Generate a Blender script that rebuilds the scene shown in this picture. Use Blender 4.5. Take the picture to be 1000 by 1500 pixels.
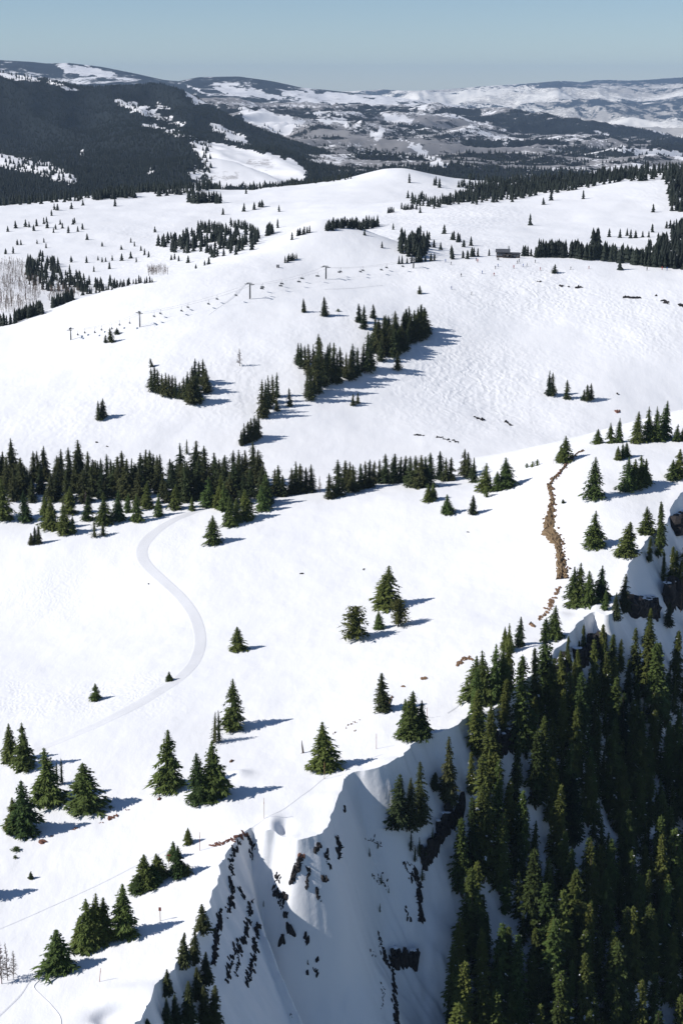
import bpy, math, random
import numpy as np
from mathutils import Vector, Matrix, Quaternion
from mathutils.bvhtree import BVHTree

random.seed(7)
RNG = np.random.default_rng(11)
for o in list(bpy.data.objects):
    bpy.data.objects.remove(o)
SC = bpy.context.scene
COL = SC.collection

# ------------------------------------------------------------------ camera, light, exposure
F = 2400.0                                   # focal length in photograph pixels (1000 x 1500)
PITCH = math.atan(625.0 / F)
SP, CP = math.sin(PITCH), math.cos(PITCH)
cam_data = bpy.data.cameras.new('camera')
cam = bpy.data.objects.new('camera', cam_data)
COL.objects.link(cam)
cam.location = (0, 0, 0)
cam.rotation_euler = (math.pi / 2 - PITCH, 0, 0)
cam_data.sensor_fit = 'VERTICAL'
cam_data.sensor_height = 36.0
cam_data.sensor_width = 24.0
cam_data.lens = F / 1500.0 * 36.0
cam_data.clip_start = 1.0
cam_data.clip_end = 90000.0
SC.camera = cam

SUN_EL, SUN_BACK = 38.0, 11.0
e, b = math.radians(SUN_EL), math.radians(SUN_BACK)
SUN = Vector((-math.cos(b) * math.cos(e), -math.sin(b) * math.cos(e), math.sin(e)))
sun_data = bpy.data.lights.new('sun', 'SUN')
sun_data.energy = 4.9
sun_data.angle = math.radians(0.5)
sun_data.color = (1.0, 0.965, 0.93)
sun = bpy.data.objects.new('sun', sun_data)
sun.rotation_mode = 'QUATERNION'
sun.rotation_quaternion = SUN.to_track_quat('Z', 'Y')
COL.objects.link(sun)

world = bpy.data.worlds.new('World')
SC.world = world
world.use_nodes = True
wn = world.node_tree
bg = wn.nodes['Background']
sky = wn.nodes.new('ShaderNodeTexSky')
sky.sky_type = 'NISHITA'
sky.sun_disc = False
sky.sun_elevation = e
sky.sun_rotation = math.atan2(SUN.x, SUN.y) % (2 * math.pi)
sky.altitude = 3200
sky.air_density = 1.0
sky.dust_density = 0.2
sky.ozone_density = 3.0
wn.links.new(sky.outputs[0], bg.inputs[0])
bg.inputs[1].default_value = 0.09

SC.view_settings.view_transform = 'Standard'
SC.view_settings.look = 'None'
SC.view_settings.gamma = 1.0
SC.view_settings.use_curve_mapping = False
SC.view_settings.exposure = 0.05
SC.render.engine = 'CYCLES'
SC.cycles.use_denoising = True
SC.cycles.max_bounces = 6
SC.cycles.volume_bounces = 0

# ------------------------------------------------------------------ small maths
def ray(u, v):
    a, bb = (u - 500.0) / F, (v - 750.0) / F
    return Vector((a, CP - bb * SP, -SP - bb * CP))

def P(u, v, t):
    return ray(u, v) * t

def project(X, Y, Z):
    t = Y * CP - Z * SP
    q = -(Y * SP + Z * CP)
    return 500 + F * X / t, 750 + F * q / t

def smooth(a, b, x):
    x = np.clip((x - a) / (b - a), 0, 1)
    return x * x * (3 - 2 * x)

def _hash(ix, iy, seed):
    h = (ix.astype(np.int64) * 374761393 + iy.astype(np.int64) * 668265263 + seed * 974711) & 0x7fffffff
    h = ((h ^ (h >> 13)) * 1274126177) & 0x7fffffff
    h = h ^ (h >> 16)
    return (h & 0xffff) / 65535.0

def vnoise(x, y, seed=0):
    ix, iy = np.floor(x), np.floor(y)
    fx, fy = x - ix, y - iy
    fx = fx * fx * fx * (fx * (fx * 6 - 15) + 10)
    fy = fy * fy * fy * (fy * (fy * 6 - 15) + 10)
    a, b = _hash(ix, iy, seed), _hash(ix + 1, iy, seed)
    c, d = _hash(ix, iy + 1, seed), _hash(ix + 1, iy + 1, seed)
    return (a + (b - a) * fx + (c - a) * fy + (a - b - c + d) * fx * fy) * 2 - 1

def fbm(x, y, seed=0, octv=5, gain=0.5):
    s, amp, fr = 0, 1.0, 1.0
    for k in range(octv):
        cs, sn = math.cos(k * 1.3), math.sin(k * 1.3)
        s = s + amp * vnoise((x * cs - y * sn) * fr + 17.3 * k, (x * sn + y * cs) * fr - 9.1 * k, seed + k)
        amp *= gain
        fr *= 2.03
    return s

def ridged(x, y, seed=0, octv=4):
    s, amp, fr = 0, 1.0, 1.0
    for k in range(octv):
        cs, sn = math.cos(k * 0.5), math.sin(k * 0.5)
        s = s + amp * (1 - 2 * np.abs(vnoise((x * cs - y * sn) * fr + 7.7 * k, (x * sn + y * cs) * fr, seed + k)))
        amp *= 0.48
        fr *= 2.1
    return s

class Rbf:
    def __init__(self, pts, lam=0.0):
        p = np.array(pts, float)
        self.c = p[:, :2].mean(0)
        self.s = np.abs(p[:, :2] - self.c).max()
        q = (p[:, :2] - self.c) / self.s
        n = len(q)
        A = np.zeros((n + 3, n + 3))
        A[:n, :n] = self.phi(((q[:, None] - q[None]) ** 2).sum(2)) + lam * np.eye(n)
        A[:n, n] = 1
        A[:n, n + 1:] = q
        A[n, :n] = 1
        A[n + 1:, :n] = q.T
        rhs = np.zeros(n + 3)
        rhs[:n] = p[:, 2]
        self.w = np.linalg.solve(A, rhs)
        self.q = q
    @staticmethod
    def phi(r2):
        return 0.5 * r2 * np.log(r2 + 1e-12)
    def __call__(self, x, y):
        x, y = np.asarray(x, float), np.asarray(y, float)
        sh = x.shape
        X = (np.stack([x.ravel(), y.ravel()], 1) - self.c) / self.s
        out = np.zeros(len(X))
        n = len(self.q)
        for i in range(0, len(X), 40000):
            c = X[i:i + 40000]
            r2 = (c[:, :1] - self.q[:, 0]) ** 2 + (c[:, 1:] - self.q[:, 1]) ** 2
            out[i:i + 40000] = self.phi(r2) @ self.w[:n] + self.w[n] + c @ self.w[n + 1:]
        return out.reshape(sh)

def in_poly(u, v, poly):
    r = np.zeros(np.shape(u), bool)
    n = len(poly)
    for i in range(n):
        (x0, y0), (x1, y1) = poly[i], poly[(i + 1) % n]
        if y0 == y1:
            continue
        c = ((y0 > v) != (y1 > v)) & (u < (x1 - x0) * (v - y0) / (y1 - y0) + x0)
        r ^= c
    return r

# ------------------------------------------------------------------ materials
def new_mat(name):
    m = bpy.data.materials.new(name)
    m.use_nodes = True
    nt = m.node_tree
    return m, nt, nt.nodes['Principled BSDF']

def N(nt, typ, **kw):
    n = nt.nodes.new(typ)
    for k, val in kw.items():
        setattr(n, k, val)
    return n

def noise_node(nt, coord, scale, detail=4, rough=0.55, mapping=None):
    n = N(nt, 'ShaderNodeTexNoise')
    n.inputs['Scale'].default_value = scale
    n.inputs['Detail'].default_value = detail
    n.inputs['Roughness'].default_value = rough
    src = coord
    if mapping:
        mp = N(nt, 'ShaderNodeMapping')
        mp.inputs['Scale'].default_value = mapping[0]
        mp.inputs['Rotation'].default_value = mapping[1]
        nt.links.new(coord, mp.inputs['Vector'])
        src = mp.outputs['Vector']
    nt.links.new(src, n.inputs['Vector'])
    return n.outputs['Fac']

def mathn(nt, op, a, b):
    n = N(nt, 'ShaderNodeMath', operation=op)
    for i, x in enumerate((a, b)):
        if isinstance(x, (int, float)):
            n.inputs[i].default_value = x
        else:
            nt.links.new(x, n.inputs[i])
    return n.outputs[0]

def ramp(nt, fac, stops):
    r = N(nt, 'ShaderNodeValToRGB')
    el = r.color_ramp.elements
    while len(el) < len(stops):
        el.new(0.5)
    for i, (p, c) in enumerate(stops):
        el[i].position = p
        el[i].color = (*c, 1) if len(c) == 3 else c
    nt.links.new(fac, r.inputs[0])
    return r.outputs[0]

def bump(nt, height, strength, dist, prev=None):
    bnode = N(nt, 'ShaderNodeBump')
    bnode.inputs['Strength'].default_value = strength
    bnode.inputs['Distance'].default_value = dist
    nt.links.new(height, bnode.inputs['Height'])
    if prev is not None:
        nt.links.new(prev, bnode.inputs['Normal'])
    return bnode.outputs['Normal']

def snow_mat(name, moguls=0.0, mog_scale=0.45, grain=0.25):
    m, nt, bs = new_mat(name)
    co = N(nt, 'ShaderNodeTexCoord').outputs['Object']
    big = noise_node(nt, co, 0.05, 3)
    col = ramp(nt, big, [(0.3, (0.83, 0.835, 0.85)), (0.7, (0.87, 0.87, 0.875))])
    nt.links.new(col, bs.inputs['Base Color'])
    bs.inputs['Roughness'].default_value = 0.62
    bs.inputs['Specular IOR Level'].default_value = 0.25
    n1 = noise_node(nt, co, 0.35, 5, 0.6, ((1, 0.45, 1), (0, 0, 0.4)))
    n2 = noise_node(nt, co, 2.2, 4, 0.65)
    nn = bump(nt, n1, grain, 0.9)
    nn = bump(nt, n2, grain * 0.9, 0.16, nn)
    if moguls > 0:
        at = N(nt, 'ShaderNodeAttribute', attribute_name='mogul')
        vo = N(nt, 'ShaderNodeTexVoronoi', feature='SMOOTH_F1')
        vo.inputs['Scale'].default_value = mog_scale
        vo.inputs['Smoothness'].default_value = 0.5
        mp = N(nt, 'ShaderNodeMapping')
        mp.inputs['Scale'].default_value = (1, 0.6, 0.6)
        wob = N(nt, 'ShaderNodeTexNoise')
        wob.inputs['Scale'].default_value = 0.12
        nt.links.new(co, wob.inputs['Vector'])
        mx = N(nt, 'ShaderNodeMixRGB', blend_type='ADD')
        mx.inputs[0].default_value = 6.0
        mx.inputs[0].default_value = 1.0
        sc = N(nt, 'ShaderNodeVectorMath', operation='SCALE')
        sc.inputs['Scale'].default_value = 6.0
        nt.links.new(wob.outputs['Color'], sc.inputs[0])
        nt.links.new(co, mx.inputs[1])
        nt.links.new(sc.outputs[0], mx.inputs[2])
        nt.links.new(mx.outputs[0], mp.inputs['Vector'])
        nt.links.new(mp.outputs[0], vo.inputs['Vector'])
        hh = mathn(nt, 'MULTIPLY', vo.outputs['Distance'], at.outputs['Fac'])
        nn = bump(nt, hh, moguls, 0.9, nn)
    nt.links.new(nn, bs.inputs['Normal'])
    return m

def cover_mat(name, forest, brush, snow, nscale, stretch=(1, 1, 1), brush_mix=0.5):
    """far terrain: snow, brush or forest by the ground cover stored on the mesh"""
    m, nt, bs = new_mat(name)
    co = N(nt, 'ShaderNodeTexCoord').outputs['Object']
    at = N(nt, 'ShaderNodeAttribute', attribute_name='cover')
    sep = N(nt, 'ShaderNodeSeparateColor')
    nt.links.new(at.outputs['Color'], sep.inputs[0])
    n1 = noise_node(nt, co, nscale, 6, 0.65, (stretch, (0, 0, 0.5)))
    n2 = noise_node(nt, co, nscale * 4, 4, 0.75)
    nsum = mathn(nt, 'ADD', mathn(nt, 'MULTIPLY', n1, 0.65), mathn(nt, 'MULTIPLY', n2, 0.35))
    ff = mathn(nt, 'ADD', sep.outputs[0], mathn(nt, 'MULTIPLY', mathn(nt, 'SUBTRACT', nsum, 0.5), 2.2))
    fmask = ramp(nt, ff, [(0.47, (0, 0, 0)), (0.55, (1, 1, 1))])
    n3 = noise_node(nt, co, nscale * 2.3, 6, 0.75)
    bf = mathn(nt, 'ADD', sep.outputs[1], mathn(nt, 'MULTIPLY', mathn(nt, 'SUBTRACT', n3, 0.5), 2.4))
    bmask = ramp(nt, bf, [(0.42, (0, 0, 0)), (0.62, (brush_mix,) * 3)])
    m1 = N(nt, 'ShaderNodeMixRGB')
    nt.links.new(bmask, m1.inputs[0])
    m1.inputs[1].default_value = (*snow, 1)
    m1.inputs[2].default_value = (*brush, 1)
    m2 = N(nt, 'ShaderNodeMixRGB')
    nt.links.new(fmask, m2.inputs[0])
    nt.links.new(m1.outputs[0], m2.inputs[1])
    m2.inputs[2].default_value = (*forest, 1)
    nt.links.new(m2.outputs[0], bs.inputs['Base Color'])
    bs.inputs['Roughness'].default_value = 0.85
    bs.inputs['Specular IOR Level'].default_value = 0.1
    return m

def needle_mat(name, dark, light, warm):
    m, nt, bs = new_mat(name)
    co = N(nt, 'ShaderNodeTexCoord').outputs['Object']
    oi = N(nt, 'ShaderNodeObjectInfo')
    n = noise_node(nt, co, 9.0, 3, 0.6)
    f = mathn(nt, 'ADD', mathn(nt, 'MULTIPLY', n, 0.7), mathn(nt, 'MULTIPLY', oi.outputs['Random'], 0.3))
    c = ramp(nt, f, [(0.3, dark), (0.7, light)])
    mx = N(nt, 'ShaderNodeMixRGB')
    fr = mathn(nt, 'FRACT', mathn(nt, 'MULTIPLY', oi.outputs['Random'], 7.31), 0)
    nt.links.new(mathn(nt, 'MULTIPLY', fr, 0.75), mx.inputs[0])
    nt.links.new(c, mx.inputs[1])
    mx.inputs[2].default_value = (*warm, 1)
    nt.links.new(mx.outputs[0], bs.inputs['Base Color'])
    bs.inputs['Roughness'].default_value = 0.75
    bs.inputs['Specular IOR Level'].default_value = 0.15
    return m

def plain_mat(name, c0, c1, scale=3.0, rough=0.8, bmp=0.3, dist=0.1, metallic=0.0, mapping=None):
    m, nt, bs = new_mat(name)
    co = N(nt, 'ShaderNodeTexCoord').outputs['Object']
    n = noise_node(nt, co, scale, 6, 0.65, mapping)
    nt.links.new(ramp(nt, n, [(0.3, c0), (0.7, c1)]), bs.inputs['Base Color'])
    bs.inputs['Roughness'].default_value = rough
    bs.inputs['Metallic'].default_value = metallic
    bs.inputs['Specular IOR Level'].default_value = 0.25
    nt.links.new(bump(nt, n, bmp, dist), bs.inputs['Normal'])
    return m

M = {
    'snow': snow_mat('snow', moguls=0.30, mog_scale=1.1, grain=0.17),
    'snow_hill': snow_mat('snow_hill', moguls=0.42, mog_scale=0.45, grain=0.16),
    'snow_far': snow_mat('snow_far', moguls=0.40, mog_scale=0.30, grain=0.14),
    'snow_lump': plain_mat('snow_lump', (0.83, 0.835, 0.85), (0.87, 0.87, 0.875), 3, 0.6, 0.2, 0.05),
    'groomed': plain_mat('groomed_snow', (0.60, 0.61, 0.63), (0.68, 0.685, 0.70), 1.2, 0.7, 0.4, 0.12),
    'track': plain_mat('trodden_snow', (0.62, 0.63, 0.66), (0.74, 0.745, 0.76), 2.0, 0.7, 0.5, 0.15),
    'spruce': needle_mat('spruce_needles', (0.022, 0.044, 0.014), (0.095, 0.150, 0.040), (0.125, 0.140, 0.032)),
    'forest': needle_mat('forest_needles', (0.013, 0.025, 0.008), (0.085, 0.130, 0.032), (0.140, 0.148, 0.032)),
    'fir': needle_mat('fir_needles', (0.018, 0.030, 0.014), (0.060, 0.085, 0.032), (0.085, 0.085, 0.030)),
    'pine': needle_mat('pine_needles', (0.030, 0.040, 0.012), (0.10, 0.115, 0.028), (0.085, 0.08, 0.02)),
    'far_needles': plain_mat('far_needles', (0.009, 0.013, 0.011), (0.020, 0.028, 0.018), 0.05, 0.8, 0.0),
    'bark': plain_mat('bark', (0.05, 0.038, 0.03), (0.12, 0.09, 0.07), 14, 0.9, 0.5, 0.03),
    'dead': plain_mat('dead_wood', (0.09, 0.07, 0.06), (0.18, 0.15, 0.13), 10, 0.9, 0.4, 0.03),
    'orange_wood': plain_mat('bare_orange_wood', (0.30, 0.13, 0.05), (0.42, 0.22, 0.10), 10, 0.9, 0.4, 0.03),
    'aspen': plain_mat('aspen_twigs', (0.09, 0.065, 0.05), (0.19, 0.15, 0.125), 0.2, 0.9, 0.0),
    'rock': plain_mat('dark_rock', (0.012, 0.011, 0.011), (0.048, 0.042, 0.040), 1.8, 0.9, 0.7, 0.2),
    'rock_brown': plain_mat('brown_rock', (0.085, 0.050, 0.030), (0.25, 0.155, 0.09), 1.5, 0.9, 0.7, 0.2),
    'rock_red': plain_mat('red_rock', (0.09, 0.042, 0.030), (0.20, 0.095, 0.065), 1.5, 0.9, 0.7, 0.2),
    'earth': plain_mat('bare_earth', (0.09, 0.058, 0.032), (0.34, 0.24, 0.135), 3.2, 0.95, 1.0, 0.5),
    'pole_red': plain_mat('red_pole', (0.22, 0.06, 0.035), (0.34, 0.11, 0.06), 8, 0.7, 0.2, 0.02),
    'pole_tan': plain_mat('tan_pole', (0.25, 0.16, 0.07), (0.38, 0.26, 0.12), 8, 0.7, 0.2, 0.02),
    'sign': plain_mat('sign_board', (0.20, 0.05, 0.03), (0.30, 0.09, 0.05), 8, 0.6, 0.1, 0.01),
    'steel': plain_mat('dark_steel', (0.05, 0.055, 0.06), (0.09, 0.095, 0.10), 4, 0.5, 0.1, 0.01, 0.4),
    'wall': plain_mat('dark_timber', (0.035, 0.030, 0.028), (0.075, 0.06, 0.055), 4, 0.85, 0.3, 0.05),
    'roof': plain_mat('dark_roof', (0.05, 0.055, 0.065), (0.10, 0.105, 0.12), 2, 0.7, 0.2, 0.05),
    'pale': plain_mat('pale_wall', (0.42, 0.42, 0.43), (0.55, 0.54, 0.53), 2, 0.8, 0.1, 0.03),
    'glass': plain_mat('window_glass', (0.05, 0.07, 0.09), (0.09, 0.11, 0.13), 1, 0.08, 0.0),
    'jacket_dark': plain_mat('dark_jacket', (0.02, 0.022, 0.03), (0.05, 0.05, 0.06), 6, 0.8, 0.1, 0.01),
    'jacket_red': plain_mat('red_jacket', (0.30, 0.03, 0.03), (0.42, 0.06, 0.05), 6, 0.8, 0.1, 0.01),
    'jacket_blue': plain_mat('blue_jacket', (0.03, 0.08, 0.28), (0.05, 0.12, 0.36), 6, 0.8, 0.1, 0.01),
}
M['cover_f'] = cover_mat('forest_mountain_cover', (0.016, 0.021, 0.022), (0.16, 0.14, 0.13), (0.84, 0.84, 0.85), 0.022, (1, 1, 1))
M['cover_g'] = cover_mat('valley_hill_cover', (0.020, 0.024, 0.024), (0.095, 0.088, 0.088), (0.82, 0.82, 0.83), 0.020, (1, 0.7, 1), 0.78)
M['cover_h'] = cover_mat('distant_mesa_cover', (0.03, 0.04, 0.05), (0.16, 0.145, 0.13), (0.88, 0.85, 0.79), 0.009, (1, 0.5, 1), 0.6)
M['cover_i'] = cover_mat('distant_range_cover', (0.022, 0.028, 0.03), (0.18, 0.17, 0.16), (0.80, 0.80, 0.81), 0.009, (1, 0.6, 1), 0.5)

# ------------------------------------------------------------------ mesh and object helpers
def mesh_from(name, verts, faces, mats, midx=None, smooth_shade=False):
    me = bpy.data.meshes.new(name)
    me.from_pydata([tuple(x) for x in verts], [], [tuple(f) for f in faces])
    for m in mats:
        me.materials.append(m)
    if midx is not None:
        me.polygons.foreach_set('material_index', np.array(midx, np.int32))
    if smooth_shade:
        me.polygons.foreach_set('use_smooth', np.ones(len(me.polygons), bool))
    me.update()
    return me

def link(name, data, parent=None):
    o = bpy.data.objects.new(name, data)
    COL.objects.link(o)
    if parent is not None:
        o.parent = parent
    return o

def tag(o, label=None, cat=None, group=None, kind=None):
    if label: o['label'] = label
    if cat: o['category'] = cat
    if group: o['group'] = group
    if kind: o['kind'] = kind
    return o

def grid_mesh(name, X, Y, Z, mat, attrs=None, sharp=None):
    nr, nc = X.shape
    me = bpy.data.meshes.new(name)
    nv = nr * nc
    idx = np.arange(nv, dtype=np.int32).reshape(nr, nc)
    quads = np.stack([idx[:-1, :-1], idx[:-1, 1:], idx[1:, 1:], idx[1:, :-1]], -1).reshape(-1, 4)
    me.vertices.add(nv)
    me.vertices.foreach_set('co', np.stack([X, Y, Z], -1).astype(np.float32).ravel())
    nf = len(quads)
    me.loops.add(nf * 4)
    me.loops.foreach_set('vertex_index', quads.ravel())
    me.polygons.add(nf)
    me.polygons.foreach_set('loop_start', np.arange(0, nf * 4, 4, dtype=np.int32))
    me.polygons.foreach_set('use_smooth', np.ones(nf, bool))
    me.update(calc_edges=True)
    me.materials.append(mat)
    for an, (typ, val) in (attrs or {}).items():
        at = me.attributes.new(an, typ, 'POINT')
        if typ == 'FLOAT':
            at.data.foreach_set('value', val.astype(np.float32).ravel())
        else:
            at.data.foreach_set('color', val.astype(np.float32).ravel())
    if sharp:
        me.set_sharp_from_angle(angle=math.radians(sharp))
    o = link(name, me)
    o['kind'] = 'structure'
    bv = BVHTree.FromObject(o, bpy.context.evaluated_depsgraph_get())
    return o, bv

def hit(bv, u, v):
    h = bv.ray_cast(Vector((0, 0, 0)), ray(u, v).normalized())
    return (h[0], h[1]) if h[0] is not None else (None, None)

def drop(bv, x, y, z0=400):
    h = bv.ray_cast(Vector((x, y, z0)), Vector((0, 0, -1)))
    return h[0], h[1]

def depth(p):
    return p.y * CP - p.z * SP

# ------------------------------------------------------------------ the near ridge
def pts(lst):
    return [tuple(P(u, v, t)) for u, v, t in lst]

near_pts = pts([
    (-150, 1520, 278), (0, 1500, 281), (160, 1500, 281), (-150, 1350, 308), (0, 1350, 310), (150, 1350, 311), (300, 1330, 314),
    (-150, 1200, 342), (0, 1200, 342), (180, 1200, 343), (330, 1180, 345), (-150, 1080, 380), (0, 1080, 378), (200, 1080, 376), (400, 1100, 372), (500, 1130, 361),
    (0, 980, 425), (150, 960, 430), (300, 980, 415), (450, 1000, 407), (600, 1030, 394), (700, 1000, 406),
    (-100, 880, 478), (100, 880, 474), (300, 880, 462), (450, 890, 455), (600, 900, 448), (760, 930, 432),
    (-100, 800, 528), (100, 800, 524), (300, 800, 512), (500, 800, 507), (650, 820, 490), (790, 840, 472),
    (0, 740, 570), (200, 740, 566), (400, 735, 560), (600, 740, 545), (750, 760, 520), (795, 780, 505),
    (0, 705, 600), (200, 700, 605), (400, 700, 597), (600, 700, 585), (730, 700, 572),
    (850, 770, 500), (870, 730, 520), (840, 830, 474), (920, 800, 487), (1000, 735, 525), (1000, 690, 545), (900, 690, 545), (850, 665, 562),
    (1000, 640, 580), (900, 650, 575), (1100, 680, 550), (1000, 600, 615), (1130, 590, 640),
    (860, 900, 446), (715, 1030, 396), (610, 1090, 374), (480, 1200, 343), (340, 1230, 334)])
def tilt(p):
    # the snowfield climbs towards the ridge crest on the right
    x, y, z = p
    dx = max(0.0, np.interp(y, [250, 335, 385, 430, 500], [-35, 17, 32, 62, 117]) - x)
    dz = 14 * (1 - math.exp(-0.14 * dx / 14)) * (1 - 0.9 * float(smooth(420, 540, y)))
    k = 1 + dz / abs(z)
    return (x * k, y * k, z * k)
near_pts = [tilt(p) for p in near_pts]
near_pts += [(-150, 660, -152), (0, 665, -152), (90, 670, -152), (150, 690, -150), (220, 690, -140), (-200, 500, -141), (-200, 350, -150),
             (170, 560, -118), (230, 480, -120)]
T_rbf = Rbf(near_pts, 2e-4)

dents = [  # u, v, depth-of-field t, radius along x, along y, amount
    (416, 1212, 343, 1.5, 3.2, -1.45), (396, 1216, 342, 1.6, 2.6, 0.7), (178, 1482, 285, 4.6, 3.0, -1.6), (185, 1450, 291, 6, 3, 1.0),
    (350, 1117, 369, 2.6, 2.2, 1.0), (560, 1110, 368, 3, 2, 0.5), (400, 1200, 345, 2.6, 3.2, 0.8), (480, 1165, 354, 4, 3, 0.6),
    (820, 905, 446, 3, 3, 0.7), (780, 965, 423, 3, 4, 0.7), (872, 893, 449, 3.5, 3, 1.1), (690, 1030, 397, 3, 3, 0.6)]
dent_xy = [(*P(u, v, t).xy, rx, ry, a) for u, v, t, rx, ry, a in dents]

def near_top(x, y):
    z = T_rbf(x, y)
    z = z + 0.26 * fbm(x / 24, y / 30, 3, 3) + 0.06 * fbm(x / 5, y / 8, 5, 3)
    for cx, cy, rx, ry, a in dent_xy:
        rr = ((x - cx) / rx) ** 2 + ((y - cy) / ry) ** 2
        z = z + a * (np.exp(-rr) if abs(a) < 1.5 else 1 / (1 + rr ** 4))
    return z

crest_px = [(168, 1560), (196, 1510), (238, 1440), (286, 1385), (310, 1325), (322, 1270), (340, 1240), (366, 1216), (386, 1221), (408, 1228), (432, 1232), (456, 1229),
            (478, 1216), (490, 1186), (505, 1146), (530, 1130), (556, 1124), (584, 1112), (608, 1090), (630, 1079), (654, 1072), (674, 1060), (692, 1047),
            (716, 1044), (742, 1022), (776, 992), (800, 968), (825, 946), (845, 915), (867, 900), (893, 902), (912, 860), (924, 828), (936, 806), (951, 789), (972, 777),
            (984, 740), (1002, 722), (1050, 690), (1120, 655), (1200, 610)]
# each crest pixel is brought onto the top surface by marching its ray
def on_top(u, v):
    d = ray(u, v)
    ts = np.linspace(220, 720, 600)
    z = near_top(d.x * ts, d.y * ts)
    below = d.z * ts < z
    k = int(np.argmax(below)) if below.any() else 300
    return d.x * ts[k], d.y * ts[k]

cr = np.array([on_top(u, v) for u, v in crest_px])
def catmull(p, n):
    out = []
    for i in range(len(p) - 1):
        p0, p1, p2, p3 = p[max(i - 1, 0)], p[i], p[i + 1], p[min(i + 2, len(p) - 1)]
        for k in range(n):
            s = k / n
            out.append(0.5 * ((2 * p1) + (-p0 + p2) * s + (2 * p0 - 5 * p1 + 4 * p2 - p3) * s * s + (-p0 + 3 * p1 - 3 * p2 + p3) * s ** 3))
    out.append(p[-1])
    return np.array(out)
cr = catmull(cr, 7)
dcr = np.gradient(cr, axis=0)
ncr = np.stack([dcr[:, 1], -dcr[:, 0]], 1)
ncr /= np.linalg.norm(ncr, axis=1)[:, None] + 1e-9
qa = np.concatenate([[0], np.cumsum(np.linalg.norm(np.diff(cr, axis=0), axis=1))])
cr = cr + ncr * (0.6 * fbm(qa / 2.6, qa * 0, 21, 4))[:, None]
cr_z = near_top(cr[:, 0], cr[:, 1])

def crest_field(x, y):
    """signed distance (right of the crest positive), nearest point, smoothed crest height, distance along the crest"""
    sh = x.shape
    x, y = x.ravel(), y.ravel()
    A, B = cr[:-1], cr[1:]
    D = B - A
    L2 = (D ** 2).sum(1) + 1e-9
    S = np.zeros(len(x)); NX = np.zeros(len(x)); NY = np.zeros(len(x)); ZC = np.zeros(len(x)); Q = np.zeros(len(x))
    for i in range(0, len(x), 20000):
        px, py = x[i:i + 20000, None], y[i:i + 20000, None]
        t = np.clip(((px - A[:, 0]) * D[:, 0] + (py - A[:, 1]) * D[:, 1]) / L2, 0, 1)
        cx, cy = A[:, 0] + t * D[:, 0], A[:, 1] + t * D[:, 1]
        d2 = (px - cx) ** 2 + (py - cy) ** 2
        k = d2.argmin(1)
        r = np.arange(len(k))
        dm = np.sqrt(d2[r, k])
        side = D[k, 0] * (py[:, 0] - A[k, 1]) - D[k, 1] * (px[:, 0] - A[k, 0])
        S[i:i + 20000] = np.where(side > 0, -dm, dm)
        NX[i:i + 20000], NY[i:i + 20000] = cx[r, k], cy[r, k]
        w = np.exp(-(np.sqrt(d2) - dm[:, None]) / (0.6 + 0.12 * dm[:, None]))
        zz = cr_z[:-1] + t * (cr_z[1:] - cr_z[:-1])
        ZC[i:i + 20000] = (w * zz).sum(1) / w.sum(1)
        qq = qa[:-1] + t * (qa[1:] - qa[:-1])
        Q[i:i + 20000] = (w * qq).sum(1) / w.sum(1)
    return S.reshape(sh), NX.reshape(sh), NY.reshape(sh), ZC.reshape(sh), Q.reshape(sh)

def make_near():
    da = 0.00135
    a = np.arange(-0.27, 0.33, da)
    yy = 205 * np.exp(np.arange(0, math.log(730 / 205.0), da))
    A, Y = np.meshgrid(a, yy)
    X = A * Y
    near = (X > cr[:, 0].min() - 30)
    S, NX, NY, ZC, Q = crest_field(X, Y)
    cell = da * Y
    snap = np.abs(S) < 0.62 * cell
    X = np.where(snap, NX, X)
    Y = np.where(snap, NY, Y)
    S = np.where(snap, 0, S)
    top = near_top(X, Y)
    # a soft roll of the drift just before the lip
    top = top + 0.35 * np.exp(-(S / 2.5) ** 2) * (S <= 0)
    s = np.maximum(S, 0)
    rampf = smooth(2, 22, s)
    dropz = 2.4 * (1 - np.exp(-s / 0.7)) * (0.75 + 0.5 * vnoise(Q / 9, Q * 0, 31)) + 1.72 * np.minimum(s, 20) + 1.16 * np.maximum(s - 20, 0)
    dropz = dropz + 2.2 * rampf * vnoise(Q / 17, s / 60, 33) + 1.2 * rampf * fbm(X / 13, Y / 13, 35, 4) + 0.30 * smooth(0.5, 4, s) * fbm(X / 2.5, Y / 2.5, 37, 3) + smooth(2, 9, s) * (0.45 * ridged(Q / 5.5, s / 40, 38, 3) - 0.3)
    dropz = dropz - 2.2 * smooth(8, 40, s) * np.exp(-((Q - QSPUR) / 9.0) ** 2)
    dropz = dropz + 13.0 * smooth(0.3, 11, s) * smooth(QHOL - 14, QHOL - 7, Q) * (1 - smooth(QHOL + 10, QHOL + 60, Q))
    Z = np.where(S > 0, ZC + 0.35 - np.maximum(dropz, 0.3 * s), top)
    mog = np.clip(fbm(X / 40, Y / 40, 41, 2) * 0.6 + 0.1, 0, 1) * (S < 0)
    u, v = project(X, Y, Z)
    mog = mog * smooth(330, 150, u + (v - 900) * 0.1) * smooth(1150, 1000, v)
    return grid_mesh('snow_ridge', X, Y, Z, M['snow'], {'mogul': ('FLOAT', np.clip(mog, 0, 1))}, sharp=48)

_i = int(np.argmin(((cr - np.array(on_top(655, 1082))) ** 2).sum(1)))
QSPUR = qa[_i]
QHOL = qa[int(np.argmin(((cr - np.array(on_top(425, 1258))) ** 2).sum(1)))]
RIDGE, BV_N = make_near()

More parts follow.
